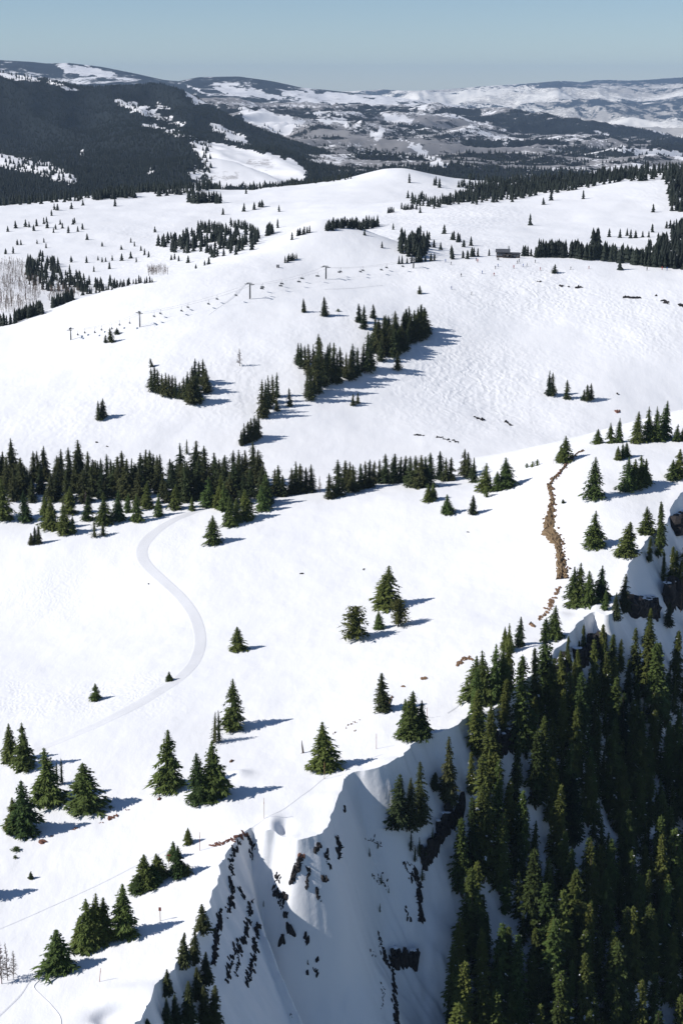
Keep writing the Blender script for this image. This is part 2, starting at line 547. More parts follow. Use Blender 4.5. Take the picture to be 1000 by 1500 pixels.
# ------------------------------------------------------------------ the mogul hill beyond the bowl
hill_pts = pts([
    (-200, 760, 575), (200, 770, 570), (600, 760, 575), (1000, 760, 600), (1250, 700, 640),
    (-150, 690, 625), (0, 690, 622), (250, 690, 622), (500, 690, 622), (700, 680, 635), (850, 650, 665), (1000, 610, 705), (1150, 600, 715),
    (-150, 600, 685), (0, 600, 682), (250, 600, 672), (500, 600, 682), (750, 600, 698), (900, 560, 725),
    (-150, 540, 745), (0, 525, 760), (250, 500, 735), (500, 500, 740), (750, 500, 765), (1000, 500, 770), (1150, 500, 768),
    (150, 450, 795), (350, 420, 805), (500, 430, 803), (650, 430, 815), (800, 430, 825), (1000, 440, 815), (1150, 440, 810),
    (-150, 520, 775), (0, 479, 805), (100, 441, 824), (200, 414, 842), (320, 386, 872), (400, 352, 915), (470, 328, 955),
    (480, 392, 852), (570, 382, 868), (650, 377, 885), (740, 378, 885), (850, 383, 880), (1000, 392, 870), (1150, 400, 865)])
def HP(u, y, z):
    return ((u - 500) / F * y * 1.03, y, z)
hill_pts += [HP(-150, 860, -150), HP(0, 890, -150), HP(100, 910, -148), HP(200, 930, -144), HP(320, 965, -138), HP(400, 1030, -118), HP(470, 1080, -98),
             HP(600, 980, -110), HP(750, 1000, -118), HP(900, 1000, -122), HP(1100, 1010, -125), HP(500, 1000, -104),
             HP(0, 1050, -210), HP(250, 1100, -190), HP(600, 1120, -160), HP(1000, 1120, -170)]
B_rbf = Rbf(hill_pts, 1e-4)

def blob(u, v, lst):
    r = np.zeros(u.shape)
    for cu, cv, ru, rv, a in lst:
        r = np.maximum(r, a * np.exp(-((u - cu) / ru) ** 2 - ((v - cv) / rv) ** 2))
    return r

def polar(a0, a1, na, y0, y1, ny):
    a = np.linspace(a0, a1, na)
    yy = y0 * np.exp(np.linspace(0, math.log(y1 / y0), ny))
    A, Y = np.meshgrid(a, yy)
    return A * Y, Y

def make_hill():
    X, Y = polar(-0.30, 0.31, 430, 545, 1120, 330)
    Z = B_rbf(X, Y) + 0.9 * fbm(X / 70, Y / 70, 51, 3) + 0.25 * fbm(X / 16, Y / 22, 53, 3)
    u, v = project(X, Y, Z)
    mog = blob(u, v, [(680, 555, 110, 75, 1.0), (800, 430, 90, 45, 0.9), (640, 490, 120, 60, .6), (930, 470, 120, 60, 0.6), (60, 590, 130, 60, 0.45), (300, 560, 200, 80, .25), (690, 440, 90, 40, .6)])
    mog = np.clip(mog + 0.06 + 0.22 * fbm(X / 45, Y / 45, 55, 2), 0, 1)
    return grid_mesh('snow_hill', X, Y, Z, M['snow_hill'], {'mogul': ('FLOAT', mog)})
HILL, BV_B = make_hill()

# ------------------------------------------------------------------ the back bowl and the open summit slopes
back_pts = pts([
    (590, 246, 1500), (540, 255, 1490), (480, 269, 1480), (410, 278, 1480), (330, 282, 1510), (660, 262, 1510), (610, 250, 1500),
    (560, 300, 1250), (480, 310, 1230), (560, 350, 1030), (500, 376, 935), (640, 376, 945), (450, 345, 1090),
    (290, 276, 1520), (245, 277, 1520), (170, 284, 1500), (100, 291, 1490), (50, 299, 1470), (0, 304, 1440), (-150, 312, 1420), (200, 350, 1210), (100, 345, 1230), (100, 400, 1060), (0, 400, 1040), (-150, 400, 1060),
    (300, 345, 1200), (380, 325, 1260), (0, 465, 905), (-150, 480, 900), (330, 378, 1060), (240, 400, 1030), (150, 430, 960),
    (640, 306, 1180), (740, 292, 1250), (880, 266, 1350), (960, 262, 1350), (1000, 266, 1300), (1150, 270, 1300),
    (700, 376, 955), (900, 372, 985), (1000, 372, 985), (1150, 372, 985), (800, 330, 1110), (950, 320, 1120), (1100, 320, 1120), (700, 335, 1075), (620, 335, 1085), (990, 300, 1180)])
back_pts += pts([(720, 268, 1600), (790, 268, 1650), (880, 258, 1650), (960, 250, 1600), (1050, 246, 1600), (1150, 246, 1600)])
back_pts += [HP(0, 1700, -150), HP(200, 1750, -150), HP(350, 1800, -150), HP(480, 1780, -140), HP(600, 1800, -120), HP(700, 1900, -130), HP(-150, 1700, -160),
             HP(0, 2100, -280), HP(300, 2150, -280), HP(600, 2150, -260), HP(900, 2150, -260), HP(900, 1850, -150), HP(1100, 1850, -150), HP(720, 1400, -92), HP(880, 1480, -90), HP(1000, 1440, -84),
             HP(0, 860, -150), HP(300, 860, -150), HP(600, 860, -125), HP(1000, 860, -130)]
C_rbf = Rbf(back_pts, 1e-5)

def make_back():
    X, Y = polar(-0.31, 0.32, 420, 850, 2150, 330)
    Z = C_rbf(X, Y) + 1.6 * fbm(X / 90, Y / 90, 61, 3) + 0.35 * fbm(X / 22, Y / 30, 63, 3)
    u, v = project(X, Y, Z)
    mog = blob(u, v, [(590, 340, 70, 50, 1.0), (680, 320, 70, 40, 1.0), (960, 280, 40, 30, 0.8), (250, 380, 120, 40, .5), (700, 360, 70, 30, .7)])
    mog = np.clip(mog + 0.15 + 0.25 * fbm(X / 60, Y / 60, 65, 2), 0, 1)
    return grid_mesh('snow_summit', X, Y, Z, M['snow_far'], {'mogul': ('FLOAT', mog)})
BACK, BV_C = make_back()

# ------------------------------------------------------------------ the forested mountain, valley hills and distant ranges
def far_layer(name, control, hidden, a0, a1, na, y0, y1, ny, relief, cover, mat, lam=1e-5, sil=None):
    f = Rbf(pts(control) + [HP(*h) for h in hidden], lam)
    X, Y = polar(a0, a1, na, y0, y1, ny)
    Z = f(X, Y) + relief(X, Y)
    for _ in range(2 if sil else 0):      # hold the skyline of the ridge to its surveyed line
        u, v = project(X, Y, Z)
        k = v.argmin(0)
        cols = np.arange(X.shape[1])
        yc, uc = Y[k, cols], u[k, cols]
        dv = np.interp(uc, [q[0] for q in sil], [q[1] for q in sil]) - v[k, cols]
        dv = np.convolve(np.pad(dv, 4, 'edge'), np.ones(9) / 9, 'valid') if _ == 0 else dv * 0.7
        dz = dv * (yc / F) 
        w = smooth(y0, 1.0, (Y - y0) / (yc - y0)[None]) if False else np.clip((Y - y0) / (yc - y0)[None], 0, 1.0) ** 1.5
        Z = Z - dz[None] * w
    u, v = project(X, Y, Z)
    fo, br = cover(u, v, X, Y, Z)
    c = np.stack([np.clip(fo, 0, 1), np.clip(br, 0, 1), 0 * fo, 0 * fo + 1], -1)
    o, bv = grid_mesh(name, X, Y, Z, mat, {'cover': ('FLOAT_COLOR', c)})
    return o, bv, (X, Y, Z, u, v, fo, br)

def soft_poly(u, v, polys, wob):
    uu = u + wob * vnoise(u / 9, v / 6, 71)
    vv = v + wob * 0.6 * vnoise(u / 8 + 50, v / 5, 72)
    r = np.zeros(u.shape)
    for p, a in polys:
        r = np.maximum(r, a * in_poly(uu, vv, p))
    return r

SNOW_F = [([(-40, 215), (0, 220), (40, 229), (75, 240), (112, 258), (112, 268), (60, 259), (0, 243), (-40, 240)], 0.95),
          ([(278, 205), (330, 212), (400, 225), (440, 240), (450, 262), (400, 270), (330, 275), (300, 272), (303, 250), (292, 232), (284, 215)], 1.0),
          ([(170, 143), (200, 152), (240, 168), (275, 181), (262, 184), (210, 168), (165, 151)], 0.75),
          ([(0, 101), (45, 110), (55, 119), (22, 117), (0, 108)], 0.7),
          ([(263, 124), (300, 142), (318, 152), (285, 154), (270, 140)], 0.62), ([(305, 178), (350, 195), (372, 214), (335, 206), (315, 192)], 0.85),
          ([(75, 118), (115, 130), (110, 135), (70, 125)], 0.6), ([(225, 150), (245, 155), (250, 162), (228, 160)], 0.6), ([(215, 180), (300, 205), (270, 200), (210, 185)], 0.7),
          ([(455, 165), (500, 172), (505, 180), (460, 175)], 0.6), ([(120, 219), (126, 230), (117, 232)], 0.5), ([(215, 236), (224, 255), (218, 256)], 0.55),
          ([(280, 235), (300, 250), (300, 275), (276, 275)], 0.5)]

def relief_f(X, Y):
    k = smooth(1900, 3200, Y)
    return k * (24 * (ridged((X * 0.9 + Y * 0.35) / 380 + 0.3, (Y * 0.9 - X * 0.3) / 1100, 81, 4) - 0.75) + 4 * fbm(X / 120, Y / 160, 82, 4))

def cover_f(u, v, X, Y, Z):
    s = soft_poly(u, v, SNOW_F, 5.0)
    f = 1.02 - 0.95 * s + 0.12 * fbm(X / 150, Y / 200, 83, 3)
    right = smooth(430, 520, u) * smooth(215, 235, v)
    f = f - 0.35 * right
    br = 0.15 + 0.7 * right + 0.32 * soft_poly(u, v, [([(310, 256), (350, 250), (360, 262), (315, 268)], 1), ([(360, 235), (400, 232), (402, 245), (365, 245)], 1), ([(470, 235), (520, 245), (520, 262), (450, 258)], 1)], 4)
    return f, br

FORM, BV_F, DF = far_layer('forested_mountain',
    [(-250, 90, 5000), (-100, 96, 5000), (0, 103, 5000), (60, 111, 4950), (125, 124, 4900), (180, 122, 4800), (235, 119, 4700), (270, 130, 4600), (300, 148, 4400), (345, 172, 4200), (400, 195, 4000), (460, 214, 3800), (540, 236, 3500), (620, 258, 3300), (700, 275, 3200), (1100, 300, 3100),
     (-250, 200, 3500), (0, 190, 3500), (120, 180, 3500), (220, 190, 3250), (300, 205, 3200), (360, 215, 3300), (430, 228, 3200),
     (0, 235, 2900), (110, 245, 2800), (200, 240, 2750), (280, 240, 2700), (350, 250, 2800), (430, 252, 2800), (520, 262, 2800), (0, 285, 2450), (150, 285, 2450), (300, 280, 2500), (450, 278, 2600), (600, 290, 2600), (900, 310, 2600)],
    [(-200, 2000, -320), (200, 2000, -320), (600, 2000, -320), (1000, 2000, -320), (-200, 6500, -250), (200, 6500, -250), (400, 5500, -330), (600, 5000, -380), (900, 4800, -400), (700, 6500, -420)],
    -0.33, 0.33, 380, 1950, 7200, 260, relief_f, cover_f, M['cover_f'],
    sil=[(-300, 84), (-100, 98), (0, 106), (60, 114), (125, 127), (180, 125), (235, 122), (270, 132), (300, 150), (345, 174), (400, 197), (460, 216), (540, 240), (620, 262), (1100, 310)])

def relief_g(X, Y):
    k = smooth(3000, 4200, Y)
    xr, yr = X * 0.8 + Y * 0.6, -X * 0.6 + Y * 0.8
    return k * (36 * (ridged(xr / 1000 + 0.2, yr / 360, 91, 4) - 0.6) + 8 * fbm(X / 220, Y / 260, 92, 4))

SNOW_G = [([(345, 156), (400, 164), (445, 178), (425, 197), (390, 192), (362, 178)], 1.25), ([(455, 165), (500, 170), (510, 182), (465, 178)], .6), ([(580, 200), (615, 212), (660, 245), (640, 242), (605, 218)], 1.0), ([(545, 163), (590, 170), (612, 182), (575, 180)], 0.8), ([(660, 168), (700, 178), (740, 190), (690, 185)], 0.6),
          ([(940, 185), (1010, 183), (1010, 196), (955, 192)], 1.0), ([(880, 215), (950, 218), (1010, 222), (1010, 232), (920, 226)], 0.7), ([(540, 195), (565, 192), (560, 205)], 0.7),
          ([(720, 200), (750, 205), (740, 215)], .6), ([(930, 235), (950, 250), (925, 246)], .6), ([(840, 175), (900, 200), (870, 196)], .5)]

def cover_g(u, v, X, Y, Z):
    s = soft_poly(u, v, SNOW_G, 6)
    xr, yr = X * 0.8 + Y * 0.6, -X * 0.6 + Y * 0.8
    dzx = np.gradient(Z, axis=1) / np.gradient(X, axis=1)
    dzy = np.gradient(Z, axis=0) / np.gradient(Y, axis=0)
    north_face = np.clip(dzx * -1.2 + dzy * 0.8, -0.3, 0.3)  # positive on north-facing slopes, which carry more forest
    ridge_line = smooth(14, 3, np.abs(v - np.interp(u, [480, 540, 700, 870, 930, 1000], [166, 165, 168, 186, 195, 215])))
    f = 0.20 + 0.34 * fbm(xr / 420, yr / 260, 93, 4) + 0.9 * north_face * 1.2 + 0.55 * ridge_line * (0.5 + 0.5 * vnoise(u / 30, v / 30, 94)) - 0.7 * s
    br = 0.74 + 0.35 * fbm(xr / 400, yr / 150, 95, 4) - 0.9 * s
    return f, br

GORM, BV_G, DG = far_layer('valley_hills',
    [(200, 152, 6800), (345, 155, 6600), (400, 161, 7000), (480, 163, 7800), (560, 165, 8000), (700, 168, 8200), (790, 177, 8000), (870, 186, 7600), (930, 193, 7300), (1000, 214, 7000), (1200, 225, 7000),
     (400, 255, 3200), (550, 255, 3400), (700, 252, 3600), (850, 250, 4000), (1000, 245, 4300), (1200, 245, 4400), (600, 210, 5000), (750, 212, 5100), (850, 218, 5500), (1000, 230, 5400), (450, 200, 5200), (380, 185, 5600), (380, 230, 4400)],
    [(200, 9500, -320), (500, 10000, -330), (800, 9800, -360), (1000, 8800, -420), (1200, 9000, -420), (300, 2700, -330), (700, 2700, -330), (1100, 2700, -330)],
    -0.14, 0.33, 380, 2700, 9600, 280, relief_g, cover_g, M['cover_g'])

def relief_h(X, Y):
    k = smooth(11000, 14500, Y)
    return k * (85 * (ridged(X / 1500, Y / 3600, 101, 5) - 0.7) + 16 * fbm(X / 700, Y / 900, 102, 3))

def cover_h(u, v, X, Y, Z):
    f = 0.37 + 0.50 * smooth(134, 118, v + 6 * vnoise(u / 40, v / 9, 103)) * smooth(600, 850, u) + 0.33 * fbm(X / 1800, Y / 900, 104, 4) + 0.35 * smooth(600, 500, u) * smooth(150, 165, v)
    f = f - 0.5 * smooth(176, 184, v) * smooth(840, 880, u)
    br = 0.56 + 0.35 * fbm(X / 1200, Y / 700, 105, 4)
    return f, br

HORM, BV_H, DH = far_layer('distant_mesa',
    [(300, 128, 22000), (480, 134, 22000), (560, 131, 22000), (650, 131, 22000), (700, 127, 21500), (780, 122, 21000), (850, 119, 21000), (920, 117, 21000), (1000, 114, 20500), (1200, 110, 20500),
     (300, 190, 12500), (500, 185, 12500), (700, 185, 12500), (850, 186, 12500), (1000, 187, 12500), (1200, 188, 12500), (600, 158, 16500), (800, 150, 17000), (1000, 145, 17000), (450, 160, 16500)],
    [(300, 26000, -400), (700, 26000, -300), (1100, 26000, -250), (500, 10500, -480), (1000, 10500, -480)],
    -0.10, 0.33, 330, 10500, 25500, 190, relief_h, cover_h, M['cover_h'],
    sil=[(200, 132), (480, 135), (560, 131), (600, 133), (650, 131), (700, 127), (730, 125), (780, 122), (825, 118), (850, 121), (875, 117), (930, 118), (1000, 113), (1200, 110)])

SNOW_I = [([(75, 93), (100, 94), (150, 100), (175, 108), (150, 112), (95, 104)], 0.75), ([(90, 93), (112, 100), (105, 105)], 0.8), ([(125, 98), (150, 112), (178, 112), (160, 104)], 0.75),
          ([(310, 123), (360, 132), (400, 143), (350, 142), (320, 134)], 0.75), ([(365, 130), (420, 143), (390, 146)], 0.7), ([(400, 130), (520, 140), (620, 155), (450, 152)], 0.6), ([(255, 120), (285, 128), (300, 140), (275, 130)], 0.8)]
def relief_i(X, Y):
    k = smooth(7500, 9500, Y)
    return k * (26 * (ridged(X / 1400, Y / 2600, 111, 5) - 0.75) + 7 * fbm(X / 420, Y / 600, 112, 3))
def cover_i(u, v, X, Y, Z):
    s = soft_poly(u, v, SNOW_I, 6)
    f = 0.74 - 0.62 * s + 0.30 * fbm(X / 350, Y / 500, 113, 4) - 0.35 * smooth(480, 580, u)
    return f, 0.3 + 0 * f
IORM, BV_I, DI = far_layer('distant_range',
    [(-250, 86, 12000), (0, 89, 12000), (60, 91, 12000), (100, 94, 12000), (150, 101, 12000), (200, 112, 12000), (240, 117, 12000), (290, 114, 12000), (350, 112, 12000), (400, 120, 12200), (440, 129, 12500), (500, 135, 12800), (600, 145, 12800), (700, 158, 12500),
     (-250, 165, 8000), (0, 165, 8000), (300, 168, 8000), (500, 170, 8000), (700, 175, 8000), (100, 130, 9800), (350, 140, 9800), (520, 152, 10000)],
    [(-200, 14500, -200), (200, 14500, -200), (600, 14500, -350), (0, 7200, -300), (500, 7200, -320)],
    -0.33, 0.10, 330, 7400, 14300, 170, relief_i, cover_i, M['cover_i'],
    sil=[(-300, 86), (0, 88), (40, 90), (70, 93), (100, 92), (150, 98), (200, 108), (240, 117), (262, 119), (290, 113), (350, 112), (400, 119), (440, 128), (500, 134), (600, 145), (700, 158)])

gm = mesh_from('valley_floor', [(-24000, 150, -620), (24000, 150, -620), (24000, 29500, -620), (-24000, 29500, -620)], [(0, 1, 2, 3)], [M['snow_lump']])
tag(link('valley_floor', gm), kind='structure')

# ------------------------------------------------------------------ the air
def make_haze():
    x, y0, y1, z0, z1 = 24500, -250, 30000, -660, 330
    v = [(-x, y0, z0), (x, y0, z0), (x, y1, z0), (-x, y1, z0), (-x, y0, z1), (x, y0, z1), (x, y1, z1), (-x, y1, z1)]
    f = [(0, 3, 2, 1), (4, 5, 6, 7), (0, 1, 5, 4), (1, 2, 6, 5), (2, 3, 7, 6), (3, 0, 4, 7)]
    m = bpy.data.materials.new('haze')
    m.use_nodes = True
    nt = m.node_tree
    nt.nodes.clear()
    out = nt.nodes.new('ShaderNodeOutputMaterial')
    pv = nt.nodes.new('ShaderNodeVolumePrincipled')
    pv.inputs['Color'].default_value = (0.50, 0.70, 1.0, 1)
    pv.inputs['Density'].default_value = 3.0e-5
    pv.inputs['Anisotropy'].default_value = 0.0
    nt.links.new(pv.outputs[0], out.inputs['Volume'])
    tag(link('haze', mesh_from('haze', v, f, [m])), kind='stuff')
make_haze()

# ------------------------------------------------------------------ trees
def make_crown(seed, R, levels, per, shape=0.85, base=0.04, snow=0.0, droop=0.28, fill=1.0, rounder=0.0):
    """a conifer crown one unit tall: whorls of drooping boughs, each a spray of needle clumps"""
    r = random.Random(seed)
    vs, fs, mi = [], [], []
    def clump(c, d, ln, wd, tilt, mat):
        d = d.normalized()
        side = d.cross(Vector((0, 0, 1)))
        if side.length < 1e-4:
            side = Vector((1, 0, 0))
        side.normalize()
        side = Quaternion(d, tilt) @ side
        up = side.cross(d)
        i = len(vs)
        vs.extend([c - d * ln * 0.35, c + side * wd + up * wd * 0.25 * r.uniform(-1, 1), c + d * ln * 0.65, c - side * wd + up * wd * 0.25 * r.uniform(-1, 1)])
        fs.extend([(i, i + 1, i + 2), (i, i + 2, i + 3)])
        mi.extend([mat, mat])
    lop = r.uniform(0, 6.28)
    gaps = [(r.uniform(0.1, 0.8), r.uniform(0, 6.28)) for _ in range(3)]
    for k in range(levels):
        q = (k + r.uniform(-0.3, 0.3)) / levels
        q = min(max(q, 0), 1)
        z = base + (0.985 - base) * q
        prof = (1 - q) ** shape
        if rounder:
            prof = (1 - rounder) * prof + rounder * math.sqrt(max(0, 1 - (2 * q - 0.75) ** 2 / 1.57))
        prof *= min(1, 0.72 + 4 * q)
        rad = R * prof + 0.012
        n = max(3, int(per * (0.55 + 0.45 * prof)))
        a0 = r.uniform(0, 6.28)
        lev = r.choice((0.78, 0.9, 1.0, 1.0, 1.1, 1.18))
        for j in range(n):
            a = a0 + 6.283 * j / n + r.uniform(-0.3, 0.3)
            if any(abs(z - gz) < 0.05 and math.cos(a - ga) > 0.6 for gz, ga in gaps):
                continue
            L = rad * r.uniform(0.60, 1.22) * (1 + 0.16 * math.cos(a - lop)) * lev
            out = Vector((math.cos(a), math.sin(a), 0))
            up0 = 0.10 + 0.5 * q
            ncl = 2 if prof < 0.3 else 3
            for m_ in range(ncl):
                t = (m_ + 0.75) / ncl
                c = out * L * t + Vector((0, 0, z + L * (up0 * t - (droop + up0 * 0.6) * t * t)))
                d = out + Vector((0, 0, up0 - 2 * droop * t + r.uniform(-0.2, 0.2)))
                ln = max(0.030, L * 0.55) * r.uniform(0.8, 1.2)
                wd = (0.008 + L * 0.105 * (1.15 - 0.5 * t)) * r.uniform(0.7, 1.3) * fill
                sn = 1 if r.random() < snow and m_ == ncl - 1 else 0
                clump(c, d, ln, wd, r.uniform(-0.5, 0.5), sn)
                if prof > 0.16:
                    for sg in (-1, 1):
                        dd = Quaternion((0, 0, 1), sg * r.uniform(0.5, 1.0)) @ out + Vector((0, 0, -0.35 + r.uniform(-0.25, 0.1)))
                        clump(c + dd * L * 0.10, dd, ln * 0.75, wd * 0.62, r.uniform(-0.9, 0.9), 0)
    # shaded heart of the crown and the leader
    prev = None
    for k in range(7):
        q = k / 6
        rr = R * 0.34 * (1 - q) ** shape + 0.004
        ring = []
        for j in range(6):
            a = j * 1.047 + k * 0.5
            ring.append(len(vs))
            vs.append(Vector((rr * math.cos(a) * r.uniform(.7, 1.2), rr * math.sin(a) * r.uniform(.7, 1.2), base + 0.03 + (0.96 - base) * q)))
        if prev:
            for j in range(6):
                fs.append((prev[j], prev[(j + 1) % 6], ring[(j + 1) % 6], ring[j]))
                mi.append(0)
        prev = ring
    tip = len(vs)
    vs.append(Vector((0, 0, 1.0)))
    for j in range(6):
        fs.append((prev[j], prev[(j + 1) % 6], tip))
        mi.append(0)
    return vs, fs, mi

def make_trunk(r0, top, seed, sides=7):
    r = random.Random(seed)
    vs, fs = [], []
    lv = [-0.04, 0.0, 0.03, 0.3, 0.65, top]
    for k, z in enumerate(lv):
        rr = r0 * (1.35 if k < 2 else 1.0) * (1 - 0.93 * max(z, 0) / top) + 0.0015
        ox, oy = r.uniform(-1, 1) * 0.004 * k, r.uniform(-1, 1) * 0.004 * k
        for j in range(sides):
            a = 6.283 * j / sides
            vs.append((ox + rr * math.cos(a), oy + rr * math.sin(a), z))
        if k:
            for j in range(sides):
                fs.append(((k - 1) * sides + j, (k - 1) * sides + (j + 1) % sides, k * sides + (j + 1) % sides, k * sides + j))
    return vs, fs

def make_snag(seed, twigs, R, up=0.2):
    """bare dead boughs: thin tapering three-sided twigs"""
    r = random.Random(seed)
    vs, fs = [], []
    def twig(p, d, ln, w):
        i = len(vs)
        s1 = d.cross(Vector((0.3, 0.2, 1))).normalized() * w
        s2 = d.cross(s1).normalized() * w
        vs.extend([p + s1, p - s1 * 0.5 + s2, p - s1 * 0.5 - s2, p + d * ln])
        fs.extend([(i, i + 1, i + 3), (i + 1, i + 2, i + 3), (i + 2, i, i + 3)])
    for k in range(twigs):
        z = 0.12 + 0.82 * (k + r.random()) / twigs
        L = R * (1.08 - z) * r.uniform(0.5, 1.2)
        a = r.uniform(0, 6.28)
        d = Vector((math.cos(a), math.sin(a), up + r.uniform(-0.3, 0.3))).normalized()
        twig(Vector((0, 0, z)), d, L, 0.007)
        for m_ in range(3):
            dd = (d + Vector((r.uniform(-.8, .8), r.uniform(-.8, .8), r.uniform(-.4, .5)))).normalized()
            twig(d * L * r.uniform(0.3, 0.8) + Vector((0, 0, z)), dd, L * 0.5, 0.0055)
    return vs, fs

KIND = {}
def kind(name, objname, cat, R, variants, **kw):
    out = []
    nd = kw.pop('needles')
    tr = kw.pop('trunk_r', 0.017)
    for s in range(variants):
        c = make_crown(hash((name, s)) % 9999 if False else 100 * len(KIND) + s, R, **kw)
        cm = mesh_from(objname + '_crown', c[0], c[1], [M[nd], M['snow_lump']], c[2])
        t = make_trunk(tr, 0.97, s)
        tm = mesh_from(objname + '_trunk', t[0], t[1], [M['bark']], None, True)
        out.append((tm, cm))
    KIND[name] = (objname, cat, R, out)

kind('spruce', 'spruce_tree', 'conifer', 0.25, 8, levels=36, per=14, needles='spruce', shape=0.80)
kind('spire', 'fir_tree', 'conifer', 0.165, 6, levels=42, per=12, needles='fir', shape=0.72, base=0.05)
kind('forest', 'fir_tree', 'conifer', 0.104, 9, levels=48, per=11, needles='forest', shape=0.60, base=0.07, snow=0.014)
kind('stand', 'spruce_tree', 'conifer', 0.20, 7, levels=30, per=11, needles='fir', shape=0.72, base=0.04)
kind('pine', 'pine_tree', 'conifer', 0.36, 2, levels=17, per=10, needles='pine', shape=0.8, base=0.12, rounder=0.75, droop=0.05, trunk_r=0.028)
kind('bush', 'conifer_bush', 'shrub', 0.55, 2, levels=9, per=9, needles='spruce', shape=0.6, base=0.03, rounder=0.5)
kind('sparse', 'fir_tree', 'conifer', 0.13, 3, levels=22, per=6, needles='fir', shape=0.7, base=0.06, fill=0.7)
dead = []
for s in range(3):
    t = make_trunk(0.014, 0.99, 50 + s)
    w = make_snag(60 + s, 110, 0.26)
    dead.append((mesh_from('dead_tree_trunk', t[0], t[1], [M['dead']], None, True), mesh_from('dead_tree_branches', w[0], w[1], [M['dead']])))
KIND['dead'] = ('dead_tree', 'dead tree', 0.2, dead)

NT = 0
PLACED = []
def plant(kd, p, H, label, group=None, wr=1.0, lean=(0, 0), sink=0.0):
    """one tree: an empty at its foot with a trunk and a crown"""
    global NT
    nm, cat, R, var = KIND[kd]
    tm, cm = var[NT % len(var)]
    NT += 1
    e_ = link(nm, None)
    e_.location = p - Vector((0, 0, sink))
    e_.rotation_euler = (lean[0] + random.gauss(0, 0.022), lean[1] + random.gauss(0, 0.022), random.uniform(0, 6.28))
    w = H * wr * random.uniform(0.9, 1.1)
    e_.scale = (w, w, H)
    tag(e_, label, cat, group)
    link('trunk', tm, e_)
    c_ = link('branches' if kd == 'dead' else 'crown', cm, e_)
    if kd == 'dead':
        c_['kind'] = 'stuff'
    PLACED.append((p.x, p.y, H))
    return e_

def tree(kd, u, v, hpx, label, group=None, bv=None, wpx=None, wr=None, lean=(0, 0)):
    p, n = hit(bv or BV_N, u, v)
    if p is None:
        return None
    t = depth(p)
    H = hpx * t / F / 0.955
    if wpx:
        wr = (wpx / hpx) / (2 * KIND[kd][2]) * 1.0
    elif wr is None:
        wr = random.uniform(0.88, 1.12)
    return plant(kd, p, H, label, group, wr, lean, sink=0.012 * H)

ORD = {1: 'first', 2: 'second', 3: 'third', 4: 'fourth', 5: 'fifth', 6: 'sixth', 7: 'seventh', 8: 'eighth', 9: 'ninth', 10: 'tenth', 11: 'eleventh', 12: 'twelfth'}
NUM = {2: 'two', 3: 'three', 4: 'four', 5: 'five', 6: 'six', 7: 'seven', 8: 'eight', 9: 'nine', 10: 'ten', 11: 'eleven', 12: 'twelve'}
def cluster(desc, group, items, kd='spruce', bv=None):
    """trees of one clump, told apart by their order from left to right"""
    items = sorted(items, key=lambda q: q[0])
    n = len(items)
    for i, it in enumerate(items):
        pos = 'leftmost' if i == 0 else 'rightmost' if i == n - 1 else ('middle' if n == 3 else ORD[i + 1] + ' from left')
        tree(it[4] if len(it) > 4 else kd, it[0], it[1], it[2], f'{pos} of the {NUM[n]} {desc}', group, bv, it[3] if len(it) > 3 else None)

# ---- lone trees on the near snowfield
tree('spruce', 249, 1154, 90, 'broad yellowish green spruce with dense cone crown alone on the lower snowfield', wpx=47)
tree('spruce', 290, 1176, 77, 'narrower left spruce of the touching pair right of the broad yellowish spruce', wpx=34)
tree('spruce', 311, 1168, 88, 'taller right spruce of the touching pair casting a long shadow', wpx=50)
tree('spruce', 343, 1068, 76, 'tall dense spruce standing above the touching pair beside two thin firs', wpx=34)
cluster('thin sparse firs below the tall dense spruce', 'thin twin firs', [(314, 1088, 48, 13), (321, 1086, 48, 13)], 'sparse')
tree('spruce', 472, 1127, 73, 'spruce near the ridge trail with the tan marker pole at its foot', wpx=38)
tree('spire', 560, 1042, 59, 'slim spruce with a brown boulder leaning at its foot', wpx=24)
cluster('spruces in the tight clump at the tip of the cornice', 'clump at the cornice tip', [(593, 1079, 58, 28), (604, 1081, 73, 34), (616, 1079, 56, 26)])
tree('spruce', 565, 888, 61, 'tall leaning spruce above the two round pines in mid snowfield', wpx=36, lean=(0, -0.10))
tree('spruce', 557, 889, 30, 'low side tree on the flank of the tall leaning spruce', wpx=20)
tree('pine', 522, 936, 50, 'wide round topped pine, larger of two pines in mid snowfield', wpx=37)
tree('pine', 583, 917, 41, 'smaller round topped pine standing apart to the right of the larger pine', wpx=25)
tree('spruce', 554, 921, 27, 'small spruce standing between the two round topped pines', wpx=16)
tree('bush', 511, 935, 12, 'low bush at the foot of the wide round topped pine', wpx=13)
tree('spruce', 348, 953, 36, 'short blunt spruce alone on the open snow right of the groomed track', wpx=23)
tree('spruce', 248, 997, 14, 'tiny blunt spruce at the edge of the groomed track bend', wpx=11)
tree('spruce', 140, 1026, 26, 'small lone spruce in the bowl left of the groomed track', wpx=16)
tree('spruce', 312, 796, 42, 'lone spruce with a low skirt just below the tree band beside the track', wpx=24)
tree('spruce', 654, 752, 28, 'short plump spruce below the right end of the tree band', wpx=18)
tree('spire', 693, 753, 28, 'slim short spruce right of the plump one below the tree band', wpx=12)
cluster('small clumped trees below the tree band', 'three small clumped trees', [(46, 798, 18, 9), (51, 797, 26, 9), (57, 796, 28, 9)], 'spire')
cluster('small leaning trees below the tree band', 'odd leaning pair', [(139, 787, 26, 12), (151, 784, 20, 13)], 'sparse')
tree('spruce', 14, 1115, 59, 'leftmost of two spruces beside each other under the bowl', wpx=28)
tree('spruce', 38, 1125, 70, 'taller right one of two spruces beside each other under the bowl', wpx=30)
tree('spruce', 68, 1172, 80, 'dense dark spruce with two thin firs at its right side', wpx=44)
